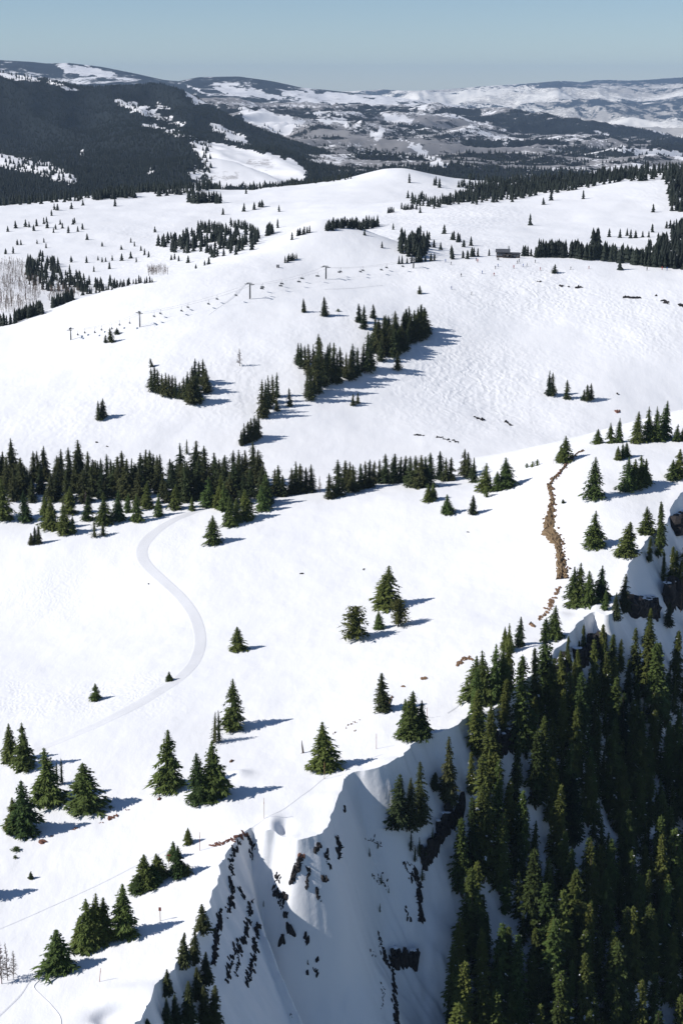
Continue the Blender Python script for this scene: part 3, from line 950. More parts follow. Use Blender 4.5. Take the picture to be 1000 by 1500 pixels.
cluster('thin half bare firs beside the dense dark spruce', 'thin firs by the dark spruce', [(84, 1150, 36, 11), (91, 1148, 40, 11)], 'sparse')
tree('spruce', 123, 1186, 73, 'wide skirted spruce with a long shadow right of the dense dark spruce', wpx=48)
tree('spruce', 36, 1221, 83, 'broad dark spruce low on the snowfield, lowest of the left hand group', wpx=46)
tree('spruce', 20, 1217, 52, 'short spruce tucked against the broad dark spruce low on the snowfield', wpx=26)
tree('spruce', 276, 1236, 25, 'small lone spruce beside the red pole on the ridge', wpx=15)
tree('spruce', 254, 1258, 28, 'small spruce standing behind the wooden signpost near the ridge', wpx=18)
tree('spruce', 262, 1283, 46, 'spruce just right of the wooden signpost near the ridge', wpx=28)
tree('bush', 275, 1280, 14, 'low bush at the right foot of the signpost spruce', wpx=14)
cluster('green spruces on the hump beside the signpost', 'green spruces left of the signpost', [(201, 1306, 27, 24), (214, 1298, 50, 30), (231, 1286, 38, 26), (224, 1293, 30, 24)])
tree('spruce', 183, 1371, 82, 'large open branched spruce right of the dense clump casting a broad shadow', wpx=44)
cluster('spruces in the dense foreground clump', 'dense foreground clump', [(116, 1389, 48, 24), (130, 1386, 76, 34), (142, 1382, 80, 34), (155, 1377, 68, 30)])
tree('spruce', 85, 1420, 63, 'open branched spruce standing alone left of the dense foreground clump', wpx=44)
cluster('bare dead trees low on the snowfield', 'bare dead trees', [(3, 1441, 76, 16), (12, 1436, 62, 14), (20, 1432, 44, 14)], 'dead')
tree('spire', 46, 1287, 12, 'tiny sapling poking out of the lower snowfield', wpx=7)
tree('bush', 24, 1246, 7, 'dark low twig bush on the lower snowfield', wpx=12)
tree('bush', 23, 1257, 5, 'smallest dark tuft below the low twig bush', wpx=6)
tree('spruce', -40, 1318, 78, 'spruce beyond the edge of the view whose shadow falls on the snowfield', wpx=44)
# ---- trees on the ridge plateau at the right
tree('spruce', 870, 729, 60, 'tall regular spruce with long shadow, upper of two lone spruces on the plateau', wpx=26)
tree('spruce', 868, 800, 53, 'wide regular spruce, lower of two lone spruces on the plateau', wpx=32)
cluster('spruces in the bright green plateau clump', 'bright green plateau clump', [(919, 719, 50, 24), (928, 716, 44, 24), (937, 712, 46, 22), (945, 709, 38, 18)])
cluster('spruces at the far edge of the plateau above the cornice', 'spruces at the plateau edge', [(984, 701, 28, 20), (992, 699, 42, 24)])
tree('spruce', 920, 813, 50, 'open branched spruce above the cornice with a low bush beside it', wpx=32)
tree('bush', 904, 815, 12, 'low green bush beside the open branched cornice spruce', wpx=16)
tree('spruce', 945, 782, 41, 'small open branched spruce on the lip above the dark cliff', wpx=24)
tree('spruce', 827, 677, 39, 'dense spruce at the head of the brown rock band', wpx=23)
tree('spruce', 820, 676, 24, 'shorter spruce joined to the dense one at the rock band', wpx=15)
tree('spruce', 875, 650, 22, 'short spruce left of the tall group on the plateau skyline', wpx=14)
cluster('slim spruces left of the tall skyline group', 'slim skyline pair', [(894, 649, 30, 14), (905, 648, 36, 14)])
cluster('tall spruces in the skyline group on the plateau', 'tall skyline group', [(932, 649, 47, 21), (949, 646, 51, 18), (961, 646, 51, 18), (972, 643, 57, 20)])
cluster('short trees at the rim beyond the skyline group', 'short rim trees', [(991, 646, 25, 12), (1000, 645, 20, 12)])
cluster('small dark trees clumped below the skyline pair', 'small dark plateau clump', [(904, 673, 20, 13), (911, 671, 22, 10), (917, 669, 22, 10)])
cluster('tiny bushes in a row above the snowfield edge', 'tiny bushes in a row', [(771, 685, 7, 7), (779, 684, 9, 8), (786, 682, 10, 8)], 'bush')
tree('spire', 824, 737, 6, 'tiny dark sapling right of the brown rock band', wpx=5)
# ---- trees along the cornice
cluster('dark spruces in the big cornice clump', 'big clump above the cornice', [(697, 1024, 66, 34), (708, 1028, 78, 30), (721, 1027, 88, 28), (735, 1020, 78, 26), (744, 1012, 96, 24)])
tree('spire', 761, 946, 44, 'slim spruce right of the green pair above the cornice', wpx=16)
cluster('slim spruces in the green pair above the cornice clump', 'green pair above cornice', [(738, 952, 36, 14), (745, 955, 44, 15)])
tree('spruce', 812, 935, 50, 'feathery lone spruce standing on the snow shelf above the forest', wpx=25)
cluster('spruces below the brown rock band', 'clump below the rock band', [(838, 888, 60, 26), (847, 887, 64, 26), (860, 886, 52, 24), (879, 880, 54, 24), (886, 893, 30, 12)])
tree('spire', 912, 897, 58, 'slim spire in front of the short wind crack in the snow', wpx=20)
tree('spire', 901, 908, 42, 'pale slim fir left of the spire below the wind crack', wpx=14)
tree('spire', 979, 918, 37, 'lone small fir on the steep snow strip right of the dark cliff', wpx=15)
tree('spire', 657, 1150, 40, 'short fir standing half down the bowl beside the tall spire', wpx=13)
cluster('firs standing in the shaded bowl under the cornice', 'firs in the shaded bowl', [(583, 1211, 82, 27), (599, 1214, 79, 22), (616, 1208, 98, 24)], 'spire')
tree('spire', 654, 1176, 103, 'tallest spire right of the firs in the shaded bowl', wpx=25)
tree('spire', 637, 1157, 27, 'short bushy fir between the shaded firs and the tallest spire', wpx=16)
cluster('thin small firs on the rocky spur', 'thin firs on the rocky spur', [(601, 1246, 30, 8), (607, 1262, 26, 7), (614, 1254, 30, 8), (632, 1240, 30, 8), (624, 1268, 24, 8), (618, 1290, 22, 7)], 'sparse')
for u, v, h, lb in [(541, 1255, 15, 'tiny fir in the middle of the shaded snow face'), (558, 1295, 17, 'tiny fir under the others on the shaded snow face'), (556, 1336, 14, 'tiny fir lowest on the shaded snow face'),
                    (553, 1243, 11, 'tiny twig of fir highest on the shaded snow face'), (386, 1328, 10, 'tiny fir between the dark rock streaks'), (569, 1308, 9, 'tiny sprig right of the shaded face firs')]:
    tree('sparse', u, v, h, lb)
cluster('firs along the lower ridge rim', 'firs along the lower rim', [(297, 1367, 46, 19), (270, 1416, 54, 21), (287, 1410, 54, 15), (303, 1440, 50, 18), (246, 1456, 40, 16), (244, 1499, 40, 14), (257, 1504, 52, 18), (278, 1500, 70, 24), (298, 1500, 62, 20), (315, 1506, 70, 22), (290, 1462, 50, 18), (216, 1506, 16, 8)], 'spire')
e_ = tree('dead', 996, 897, 52, 'bare orange dead trunk standing in front of the dark cliff', wr=0.5)
for ch in e_.children:
    if ch.name.startswith('trunk'):
        ch.data = ch.data.copy(); ch.data.materials[0] = M['orange_wood']
tree('dead', 876, 1450, 52, 'grey dead tree standing low in the dark forest', wr=0.7)

# ---- the tree band across the bowl
front = [(4, 760, 60), (38, 763, 46), (77, 774, 48), (94, 782, 46), (107, 781, 26), (128, 762, 38), (152, 768, 47), (175, 762, 44), (188, 750, 28), (200, 763, 40), (218, 744, 40), (234, 756, 34), (258, 746, 38),
         (282, 748, 22), (322, 744, 48), (336, 769, 44), (360, 760, 44), (347, 765, 36), (384, 748, 38), (390, 740, 50), (330, 748, 40), (68, 770, 40), (306, 742, 44), (65, 752, 28), (104, 752, 40)]
for u, v, h in front:
    tree('spruce', u, v, h, 'spruce standing forward of the tree band on the bowl floor', 'spruces in front of the tree band', wpx=h * random.uniform(0.42, 0.54))
bandR = [(408, 726, 45), (402, 724, 38), (415, 727, 32), (428, 724, 40), (434, 721, 46), (440, 722, 44), (448, 720, 36), (456, 720, 40), (482, 730, 37), (495, 725, 52), (505, 716, 42), (512, 718, 42), (519, 720, 40), (528, 716, 38), (535, 715, 40), (541, 713, 40),
         (547, 708, 34), (555, 706, 34), (564, 708, 34), (575, 708, 32), (586, 706, 38), (593, 705, 38), (601, 711, 44), (608, 713, 46), (617, 714, 48), (623, 712, 44), (630, 700, 38), (644, 702, 42), (652, 704, 34), (660, 703, 34), (680, 695, 38), (685, 698, 36), (693, 706, 36), (564, 700, 36), (578, 700, 36)]
for u, v, h in bandR:
    tree('stand', u, v, h, 'dark spruce in the thinner right half of the tree band', 'spruces in the right half of the tree band', wpx=h * random.uniform(0.36, 0.5))
for i in range(118):
    u = -14 + i * 3.45 + random.uniform(-3, 3)
    v = random.choice((706, 712, 718, 726, 734)) + random.uniform(-4, 4) + (u > 250) * -1
    h = random.choice((random.uniform(42, 62), random.uniform(28, 52)))
    tree('stand', u, v, h, 'dark spruce in the dense tree band, ' + ('at its far left end', 'left of its middle gap', 'behind the groomed track end', 'where the band starts thinning')[min(3, int((u + 14) / 105))], 'spruces in the left half of the tree band, section ' + 'abcd'[min(3, int((u + 14) / 105))], wpx=h * random.uniform(0.34, 0.48))
for u, v, h in [(127, 752, 34), (303, 728, 40), (468, 722, 26), (546, 712, 30)]:
    tree('dead', u, v, h, 'pale bare dead spruce among the green trees of the tree band', 'bare dead spruces in the tree band', wr=0.7)
cluster('spruces ending the tree band', 'trio ending the tree band', [(711, 719, 41, 26), (728, 718, 28, 18), (740, 714, 44, 27)])
tree('bush', 712, 728, 17, 'small bushy spruce in front of the trio ending the tree band', wpx=12)
cluster('short trees stepping forward from the middle of the tree band', 'short forward pair', [(627, 734, 26, 16), (635, 731, 24, 12)])

# ---- trees on the mogul hill
def hill(desc, group, items, kd='stand'):
    cluster(desc, group, items, kd, BV_B)
hill('trees in the tiny clump right of the leftmost lift towers', 'tiny clump by the lift', [(155, 502, 12, 7), (162, 501, 21, 11), (172, 489, 9, 8)])
t_ = tree('dead', 351, 536, 26, 'bare brown larch alone on the mogul hill', bv=BV_B, wr=0.9)
tree('stand', 223, 537, 13, 'small leaning spruce above the horseshoe grove', bv=BV_B, wpx=8, lean=(0, 0.25))
horse = [(222, 567, 28), (227, 573, 36), (232, 575, 35), (238, 577, 30), (243, 579, 33), (248, 581, 33), (253, 581, 32), (258, 582, 31), (263, 583, 24), (269, 584, 32), (274, 588, 36), (280, 591, 42), (286, 588, 40), (290, 590, 40), (286, 559, 34), (292, 561, 32), (297, 563, 37), (304, 576, 37), (276, 578, 34), (283, 570, 34), (300, 572, 30)]
for u, v, h in horse:
    tree('stand', u, v, h, 'dark spruce in the horseshoe grove on the mogul hill', 'horseshoe grove on the mogul hill', bv=BV_B, wpx=h * 0.40)
hill('spruces in the small clump below the horseshoe grove', 'small clump left of the horseshoe', [(145, 615, 28, 11), (152, 611, 28, 11), (149, 613, 26, 10)])
tree('sparse', 274, 665, 22, 'thin half bare spruce alone above the tree band', bv=BV_B, wpx=8)
tree('spire', 445, 457, 20, 'thin spruce, left of the two lone ones high on the mogul hill', bv=BV_B, wpx=6)
tree('spire', 475, 463, 28, 'taller spruce, right of the two lone ones high on the mogul hill', bv=BV_B, wpx=11)
tree('bush', 495, 456, 4, 'tiny bush right of the taller lone hill spruce', bv=BV_B, wpx=6)
hill('slim spruces standing off the top of the big grove', 'slim trio above the big grove', [(525, 472, 27, 10), (533, 481, 34, 11), (547, 466, 20, 9)], 'spire')
tree('stand', 614, 430, 12, 'small blunt spruce alone upslope of the big grove', bv=BV_B, wpx=8)
for i in range(62):
    s = random.random()
    u = 548 + 74 * s
    vb = 536 - 36 * s
    v = vb - random.random() ** 0.8 * (34 - 12 * s)
    h = random.uniform(30, 44) * (1 - 0.1 * s)
    tree('stand', u, v, h, 'dark spruce in the big grove on the mogul hill', 'big grove on the mogul hill', bv=BV_B, wpx=h * random.uniform(0.38, 0.50))
west = [(436, 532, 30), (441, 535, 32), (447, 540, 34), (452, 548, 44), (450, 580, 36), (455, 586, 50), (461, 575, 56), (467, 574, 64), (470, 562, 66), (474, 566, 50), (482, 548, 46), (489, 560, 58), (495, 562, 44), (499, 548, 40), (506, 552, 36), (512, 556, 44), (517, 553, 50), (524, 545, 36), (531, 544, 42), (537, 544, 58), (543, 541, 50), (478, 545, 40), (460, 548, 44), (466, 545, 56)]
for u, v, h in west:
    tree('stand', u, v, h, 'dark spruce in the ragged arm left of the big grove', 'ragged arm of the big grove', bv=BV_B, wpx=max(12, h * 0.33))
tree('stand', 582, 541, 27, 'spruce standing just out from the lower edge of the big grove', bv=BV_B, wpx=12)
hill('small spruces in the pair below the big grove', 'small pair below the big grove', [(517, 594, 17, 8), (524, 591, 16, 7)])
chain = [(384, 612, 56), (390, 606, 50), (394, 598, 48), (400, 590, 42), (406, 581, 36), (405, 602, 24), (424, 595, 27), (388, 611, 40)]
for u, v, h in chain:
    tree('stand', u, v, h, 'slim spruce in the chain running downhill from the big grove', 'chain below the big grove', bv=BV_B, wpx=max(9, h * 0.26))
for u, v, h in [(353, 652, 22), (358, 650, 30), (363, 648, 32), (368, 646, 34), (373, 644, 36), (379, 640, 34), (376, 642, 30), (366, 647, 26)]:
    tree('stand', u, v, h, 'spruce in the compact clump at the foot of the chain', 'compact clump at the foot of the chain', bv=BV_B, wpx=h * 0.36)
hill('spruces in the spaced mogul hill row', 'spaced row on the mogul hill', [(803, 579, 36, 11), (809, 579, 34, 11), (829, 584, 28, 11), (854, 586, 16, 8), (860, 587, 24, 11), (865, 585, 24, 10)])
tree('stand', 812, 400, 13, 'small plump tree in front of the lift lodge treeline', bv=BV_B, wpx=10)
print('trees before forest', NT)

# ---- the dark forest on the shaded slope
FOREST = [(690, 1090), (720, 1075), (760, 1050), (800, 1000), (830, 968), (870, 945), (905, 925), (960, 960), (1010, 900), (1075, 900), (1075, 1620), (640, 1620), (632, 1560), (650, 1480), (668, 1400), (660, 1330), (680, 1250), (678, 1180)]
FOREST_TOP = [(932, 862), (942, 826), (958, 806), (975, 795), (1010, 760), (1075, 720), (1075, 900), (1000, 890), (960, 872)]
GAPS = [[(705, 1330), (725, 1310), (760, 1400), (800, 1480), (770, 1490), (735, 1430)], [(720, 1075), (745, 1110), (790, 1200), (815, 1275), (795, 1270), (760, 1190), (725, 1120)], [(945, 1520), (962, 1440), (985, 1500), (990, 1560)],
        [(960, 905), (985, 905), (1000, 980), (975, 965)]]
fpos = []
tries = 0
def nforest(u):
    return sum(1 for q in fpos)
while len(fpos) < 285 and tries < 16000:
    tries += 1
    u, v = random.uniform(625, 1075), random.uniform(780, 1615)
    if not (bool(in_poly(np.array(u), np.array(v), FOREST)) or bool(in_poly(np.array(u), np.array(v), FOREST_TOP))) or any(bool(in_poly(np.array(u), np.array(v), g)) for g in GAPS):
        continue
    p, n = hit(BV_N, u, v)
    if p is None or any((p.x - q.x) ** 2 + (p.y - q.y) ** 2 < 5.2 for q in fpos):
        continue
    fpos.append(p)
    H = random.choice((random.uniform(14, 21), random.uniform(17, 25), random.uniform(9, 15)))
    edge = u < 720 - (v - 1100) * 0.12 + 25
    if v < 895:
        lab, grp = 'fir in the topmost dark stand under the plateau edge', 'firs under the plateau edge'
    elif v < 1060:
        lab, grp = 'fir at the upper edge of the dark forest below the cliffs', 'firs at the upper forest edge'
    elif edge:
        lab, grp = 'fir on the open edge of the dark forest beside the shaded bowl', 'firs on the open forest edge'
    else:
        zone = ('upper' if v < 1210 else 'middle' if v < 1370 else 'lowest') + (' inner' if u < 830 else ' outer')
        lab, grp = f'tall fir deep in the dark forest, in its {zone} part', f'firs in the {zone} dark forest'
    if v < 1010:
        H *= 0.55 if u < 875 and v > 895 else 0.72
    plant('forest', p, H, lab, grp, random.uniform(0.85, 1.2), (0, 0), 0.2)
print('all trees', NT)

def underwood():
    # the smaller trees that fill the gaps of the dark forest, past what can be told apart one by one
    cv, cf = [], []
    n = 0
    tri = 0
    light = [make_crown(900 + k, 0.13, 20, 6, 0.62, 0.04, fill=1.7) for k in range(5)]
    light = [(np.array([tuple(q) for q in c[0]]), c[1]) for c in light]
    k = 0
    spots = []
    while k < 190 and tri < 6000:
        tri += 1
        u, v = random.uniform(690, 1075), random.uniform(1000, 1600)
        if not bool(in_poly(np.array(u), np.array(v), FOREST)) or any(bool(in_poly(np.array(u), np.array(v), g)) for g in GAPS) or u < 705 - (v - 1100) * 0.12 + 25:
            continue
        p, _ = hit(BV_N, u, v)
        if p is None or any((p.x - q.x) ** 2 + (p.y - q.y) ** 2 < 3.5 for q in fpos) or any((p.x - q.x) ** 2 + (p.y - q.y) ** 2 < 3.5 for q in spots):
            continue
        spots.append(p)
        k += 1
        V, f = random.choice(light)
        H = random.uniform(6, 13)
        a = random.uniform(0, 6.28)
        c, s_ = math.cos(a), math.sin(a)
        cv.append(np.stack([(V[:, 0] * c - V[:, 1] * s_) * H + p.x, (V[:, 0] * s_ + V[:, 1] * c) * H + p.y, V[:, 2] * H + p.z - 0.3], 1))
        cf.extend([tuple(i + n for i in q) for q in f])
        n += len(V)
    tag(link('forest_understorey', mesh_from('forest_understorey', np.concatenate(cv), cf, [M['forest']])), 'smaller dark firs filling the gaps of the shaded forest', kind='stuff')
underwood()

# ------------------------------------------------------------------ far conifers (too many and too small to stand singly)
def low_tree(r, R=0.2):
    vs, fs = [], []
    tiers = 4
    for k in range(tiers):
        z0, z1 = 0.02 + 0.22 * k, min(1.0, 0.34 + 0.24 * k)
        rr = R * (1 - 0.2 * k) * r.uniform(0.85, 1.1)
        i = len(vs)
        a0 = r.uniform(0, 6)
        for j in range(7):
            a = a0 + j * 0.8976
            q = rr * r.uniform(0.75, 1.2)
            vs.append((q * math.cos(a), q * math.sin(a), z0 + r.uniform(-0.03, 0.03)))
        vs.append((0, 0, z1 if k < tiers - 1 else 1.0))
        for j in range(7):
            fs.append((i + j, i + (j + 1) % 7, i + 7))
    return np.array(vs), fs

LOW = [low_tree(random.Random(s)) for s in range(8)]
FV, FFc = [], []
nfv = 0
def far_tree(u, v, hpx, bv=BV_C, wr=1.0):
    global nfv
    p, n = hit(bv, u, v)
    if bv is BV_F:
        # the foot is out of sight behind the crest: stand the tree a little beyond it
        p = None
        for k in range(16):
            p, n = hit(BV_C, u, v + k)
            if p is not None and depth(p) < 1750:
                q = p * (1 + k * 0.006 + random.uniform(0, 0.01))
                p, n = drop(BV_C, q.x, q.y)
                break
    if p is None:
        return
    t = depth(p)
    H = hpx * t / F
    V, f = random.choice(LOW)
    a = random.uniform(0, 6.28)
    c, s = math.cos(a), math.sin(a)
    w = H * wr * random.uniform(0.95, 1.4)
    W = np.stack([(V[:, 0] * c - V[:, 1] * s) * w + p.x, (V[:, 0] * s + V[:, 1] * c) * w + p.y, V[:, 2] * H + p.z - 0.1], 1)
    FV.append(W)
    FFc.extend([tuple(i + nfv for i in q) for q in f])
    nfv += len(V)

def best(u, v):
    """the terrain that is in front at this pixel"""
    r = []
    for bv in (BV_B, BV_C, BV_F):
        p, n = hit(bv, u, v)
        if p is not None:
            r.append((depth(p), bv))
    return min(r, key=lambda q: q[0])[1] if r else BV_C
def row(poly, n, h0, h1, up=0, wr=1.0):
    seg = [math.hypot(poly[i + 1][0] - poly[i][0], poly[i + 1][1] - poly[i][1]) for i in range(len(poly) - 1)]
    tot = sum(seg)
    for k in range(n):
        s = (k + random.random()) / n * tot
        i = 0
        while i < len(seg) - 1 and s > seg[i]:
            s -= seg[i]; i += 1
        q = s / seg[i]
        u = poly[i][0] + (poly[i + 1][0] - poly[i][0]) * q
        v = poly[i][1] + (poly[i + 1][1] - poly[i][1]) * q - random.random() * up
        far_tree(u, v, random.uniform(h0, h1), best(u, v), wr)
def area(poly, n, h0, h1, wr=1.0):
    us, vs_ = [q[0] for q in poly], [q[1] for q in poly]
    k = tr = 0
    while k < n and tr < n * 40:
        tr += 1
        u, v = random.uniform(min(us), max(us)), random.uniform(min(vs_), max(vs_))
        if bool(in_poly(np.array(u), np.array(v), poly)):
            far_tree(u, v, random.uniform(h0, h1), best(u, v), wr)
            k += 1
def z3(l): return [(x * 0.4, 260 + y * 0.4) for x, y in l]
def z4(l): return [(350 + x * 0.35, 260 + y * 0.35) for x, y in l]
def z5(l): return [(650 + x * 0.35, 240 + y * 0.35) for x, y in l]

row([(-10, 303), (60, 299), (150, 292), (200, 285), (240, 281)], 75, 11, 17, 6)
row([(145, 292), (200, 284), (260, 279), (325, 276)], 70, 11, 17, 7)
row(z3([(345, 85), (420, 80), (498, 75)]), 30, 12, 17, 4)
row(z3([(690, 95), (810, 95)]), 22, 15, 19, 2)
row(z3([(565, 72), (700, 62), (760, 50)]), 26, 12, 17, 5)
for u, v in z3([(58, 185), (95, 180), (108, 182), (125, 195), (135, 178), (162, 170), (175, 185), (172, 165), (190, 140), (197, 202), (205, 190), (200, 118), (212, 120), (222, 172), (230, 186), (252, 203), (268, 172), (274, 168), (286, 198), (303, 190), (320, 228), (263, 115), (305, 102), (422, 105),
                    (30, 198), (22, 280), (50, 278), (65, 247), (78, 247), (137, 243), (162, 238), (150, 288), (158, 290), (170, 258), (375, 252), (262, 310), (318, 312), (345, 345), (360, 303), (375, 310), (388, 308), (402, 335), (412, 304), (447, 304), (445, 264), (480, 238), (493, 252), (480, 296), (500, 310), (517, 268), (530, 284), (545, 292),
                    (568, 200), (627, 225), (817, 136), (892, 124), (930, 117), (948, 108), (960, 108), (718, 335), (750, 322), (765, 318), (690, 312), (640, 300), (655, 306), (628, 302)]):
    far_tree(u, v, random.uniform(7, 12), BV_C, 1.25)
area(z3([(560, 245), (640, 225), (720, 200), (800, 200), (930, 205), (955, 225), (930, 265), (800, 300), (720, 280), (640, 275)]), 150, 11, 19, 1.15)
row(z3([(725, 195), (760, 190), (830, 205)]), 16, 11, 15, 3)
row(z3([(840, 180), (860, 185), (905, 195), (950, 225)]), 18, 11, 15, 3)
row(z3([(975, 215), (1000, 205)]), 6, 14, 20, 2)
area(z3([(95, 315), (170, 300), (330, 390), (480, 395), (360, 420), (240, 430), (110, 400)]), 190, 9, 17, 0.95)
area(z3([(95, 330), (120, 330), (120, 375), (100, 375)]), 8, 20, 26)
row(z3([(50, 538), (90, 520), (160, 500)]), 22, 17, 24, 3)
row(z3([(190, 480), (270, 450)]), 16, 14, 20, 3)
row(z3([(0, 545), (40, 540)]), 5, 14, 22, 1)
row(z3([(300, 435), (400, 415), (480, 395), (560, 385)]), 30, 7, 13, 2)
row(z4([(40, 55), (140, 42), (280, 28), (390, 20), (470, 5)]), 52, 7, 11, 3)
for u, v in z4([(30, 68), (62, 52), (22, 142), (65, 135), (88, 124), (98, 122), (168, 143), (120, 245), (130, 240), (138, 235), (162, 211), (222, 260), (525, 241), (645, 218), (598, 294), (712, 22), (823, 33), (816, 33), (706, 86), (766, 90), (798, 122), (757, 148), (840, 125), (815, 130), (838, 42)]):
    far_tree(u, v, random.uniform(10, 15), best(u, v))
row(z4([(240, 247), (300, 232)]), 8, 8, 12, 2)
row(z4([(192, 358), (245, 342)]), 8, 8, 12, 2)
row(z4([(362, 228), (400, 222), (470, 212), (500, 222), (585, 208)]), 52, 10, 17, 6)
row(z4([(618, 150), (650, 145)]), 6, 8, 11); row(z4([(675, 137), (748, 135)]), 10, 8, 11, 2)
area(z4([(668, 270), (720, 260), (795, 270), (790, 300), (755, 350), (700, 330), (668, 310)]), 64, 14, 24, 1.1)
row(z4([(658, 362), (710, 358), (790, 350), (825, 346)]), 10, 8, 14)
for u, v in z4([(815, 292), (843, 302), (758, 226), (795, 260), (858, 235), (890, 260), (898, 262), (915, 268), (938, 290), (970, 285), (888, 322), (892, 342), (935, 337), (955, 340), (975, 332), (998, 330)]):
    far_tree(u, v, random.uniform(10, 16), best(u, v), 1.15)
row(z5([(-140, 178), (0, 182), (100, 162), (230, 138), (300, 128), (420, 118), (560, 100), (660, 82), (740, 70), (870, 45)]), 170, 10, 16, 9)
row(z5([(60, 160), (230, 122), (420, 104), (560, 88), (700, 60), (860, 40)]), 130, 11, 17, 6)
area([(640, 300), (700, 276), (760, 264), (880, 256), (960, 246), (1010, 246), (1010, 262), (900, 268), (800, 286), (700, 300)], 520, 10, 15, 1.1)
row(z5([(-110, 8), (0, 38), (80, 62), (160, 78), (250, 88)]), 80, 8, 13, 5)
row(z5([(60, 100), (130, 108), (215, 98)]), 24, 9, 13, 4)
area(z5([(920, 40), (1010, 20), (1010, 205), (950, 200), (935, 120)]), 95, 13, 21, 1.1)
for u, v in z5([(285, 160), (415, 170), (447, 153), (582, 147), (874, 202), (35, 318), (58, 328), (65, 325), (85, 348), (112, 342), (30, 395), (36, 398), (80, 393), (98, 398), (115, 388), (125, 386), (188, 384), (690, 306), (735, 309), (765, 300), (800, 310), (830, 307), (855, 307), (780, 311), (930, 270), (945, 270), (960, 270), (970, 268), (870, 286), (995, 262)]):
    far_tree(u, v, random.uniform(10, 15), best(u, v), 1.15)
far_tree(*z5([(360, 257)])[0], 18, BV_C, 1.1)
row(z5([(328, 385), (350, 385)]), 4, 14, 17); row(z5([(360, 386), (366, 386)]), 2, 10, 13); row(z5([(380, 390), (388, 392)]), 2, 14, 17)
row(z5([(395, 392), (440, 390), (515, 393)]), 34, 17, 28, 2)
row(z5([(525, 392), (560, 398), (620, 404), (650, 404), (720, 414), (800, 424), (900, 436), (1010, 442)]), 120, 18, 28, 4)
row(z5([(620, 350), (650, 348)]), 5, 24, 30)
far_tree(*z5([(735, 443)])[0], 22, BV_B)
area(z5([(820, 425), (850, 360), (930, 320), (1010, 250), (1010, 435)]), 100, 14, 22, 1.1)
fm = mesh_from('distant_conifers', np.concatenate(FV), FFc, [M['far_needles']])
tag(link('distant_conifers', fm), 'distant dark conifers on the summit slopes and the back bowl', kind='stuff')

# bare aspens at the far left
def aspens():
    vs, fs = [], []
    def sl(p, d, ln, w):
        s = d.cross(Vector((0, 1, 0.1))).normalized() * w
        i = len(vs)
        vs.extend([p - s, p + s, p + d * ln + Vector((0, 0.02, 0))])
        fs.append((i, i + 1, i + 2))
    for poly, n in ((z3([(0, 320), (60, 300), (110, 340), (170, 420), (130, 470), (60, 500), (-20, 510)]), 420), (z3([(540, 345), (600, 340), (620, 358), (540, 360)]), 60), (z3([(200, 400), (300, 430), (240, 455), (170, 450)]), 80)):
        us, vv = [q[0] for q in poly], [q[1] for q in poly]
        k = 0
        while k < n:
            u, v = random.uniform(min(us), max(us)), random.uniform(min(vv), max(vv))
            if not bool(in_poly(np.array(u), np.array(v), poly)):
                continue
            k += 1
            p, _ = hit(BV_C, u, v)
            if p is None:
                continue
            h = random.uniform(3, 5.5)
            sl(p, Vector((0.02, 0, 1)), h, 0.10)
            for j in range(9):
                z = h * random.uniform(0.3, 0.95)
                sl(p + Vector((0, 0, z)), Vector((random.uniform(-1, 1), random.uniform(-1, 1), random.uniform(0.5, 1.4))).normalized(), h * 0.3, 0.06)
    tag(link('bare_aspen_thicket', mesh_from('bare_aspen_thicket', vs, fs, [M['aspen']])), 'brown thicket of bare aspens on the back bowl slope', kind='stuff')
aspens()

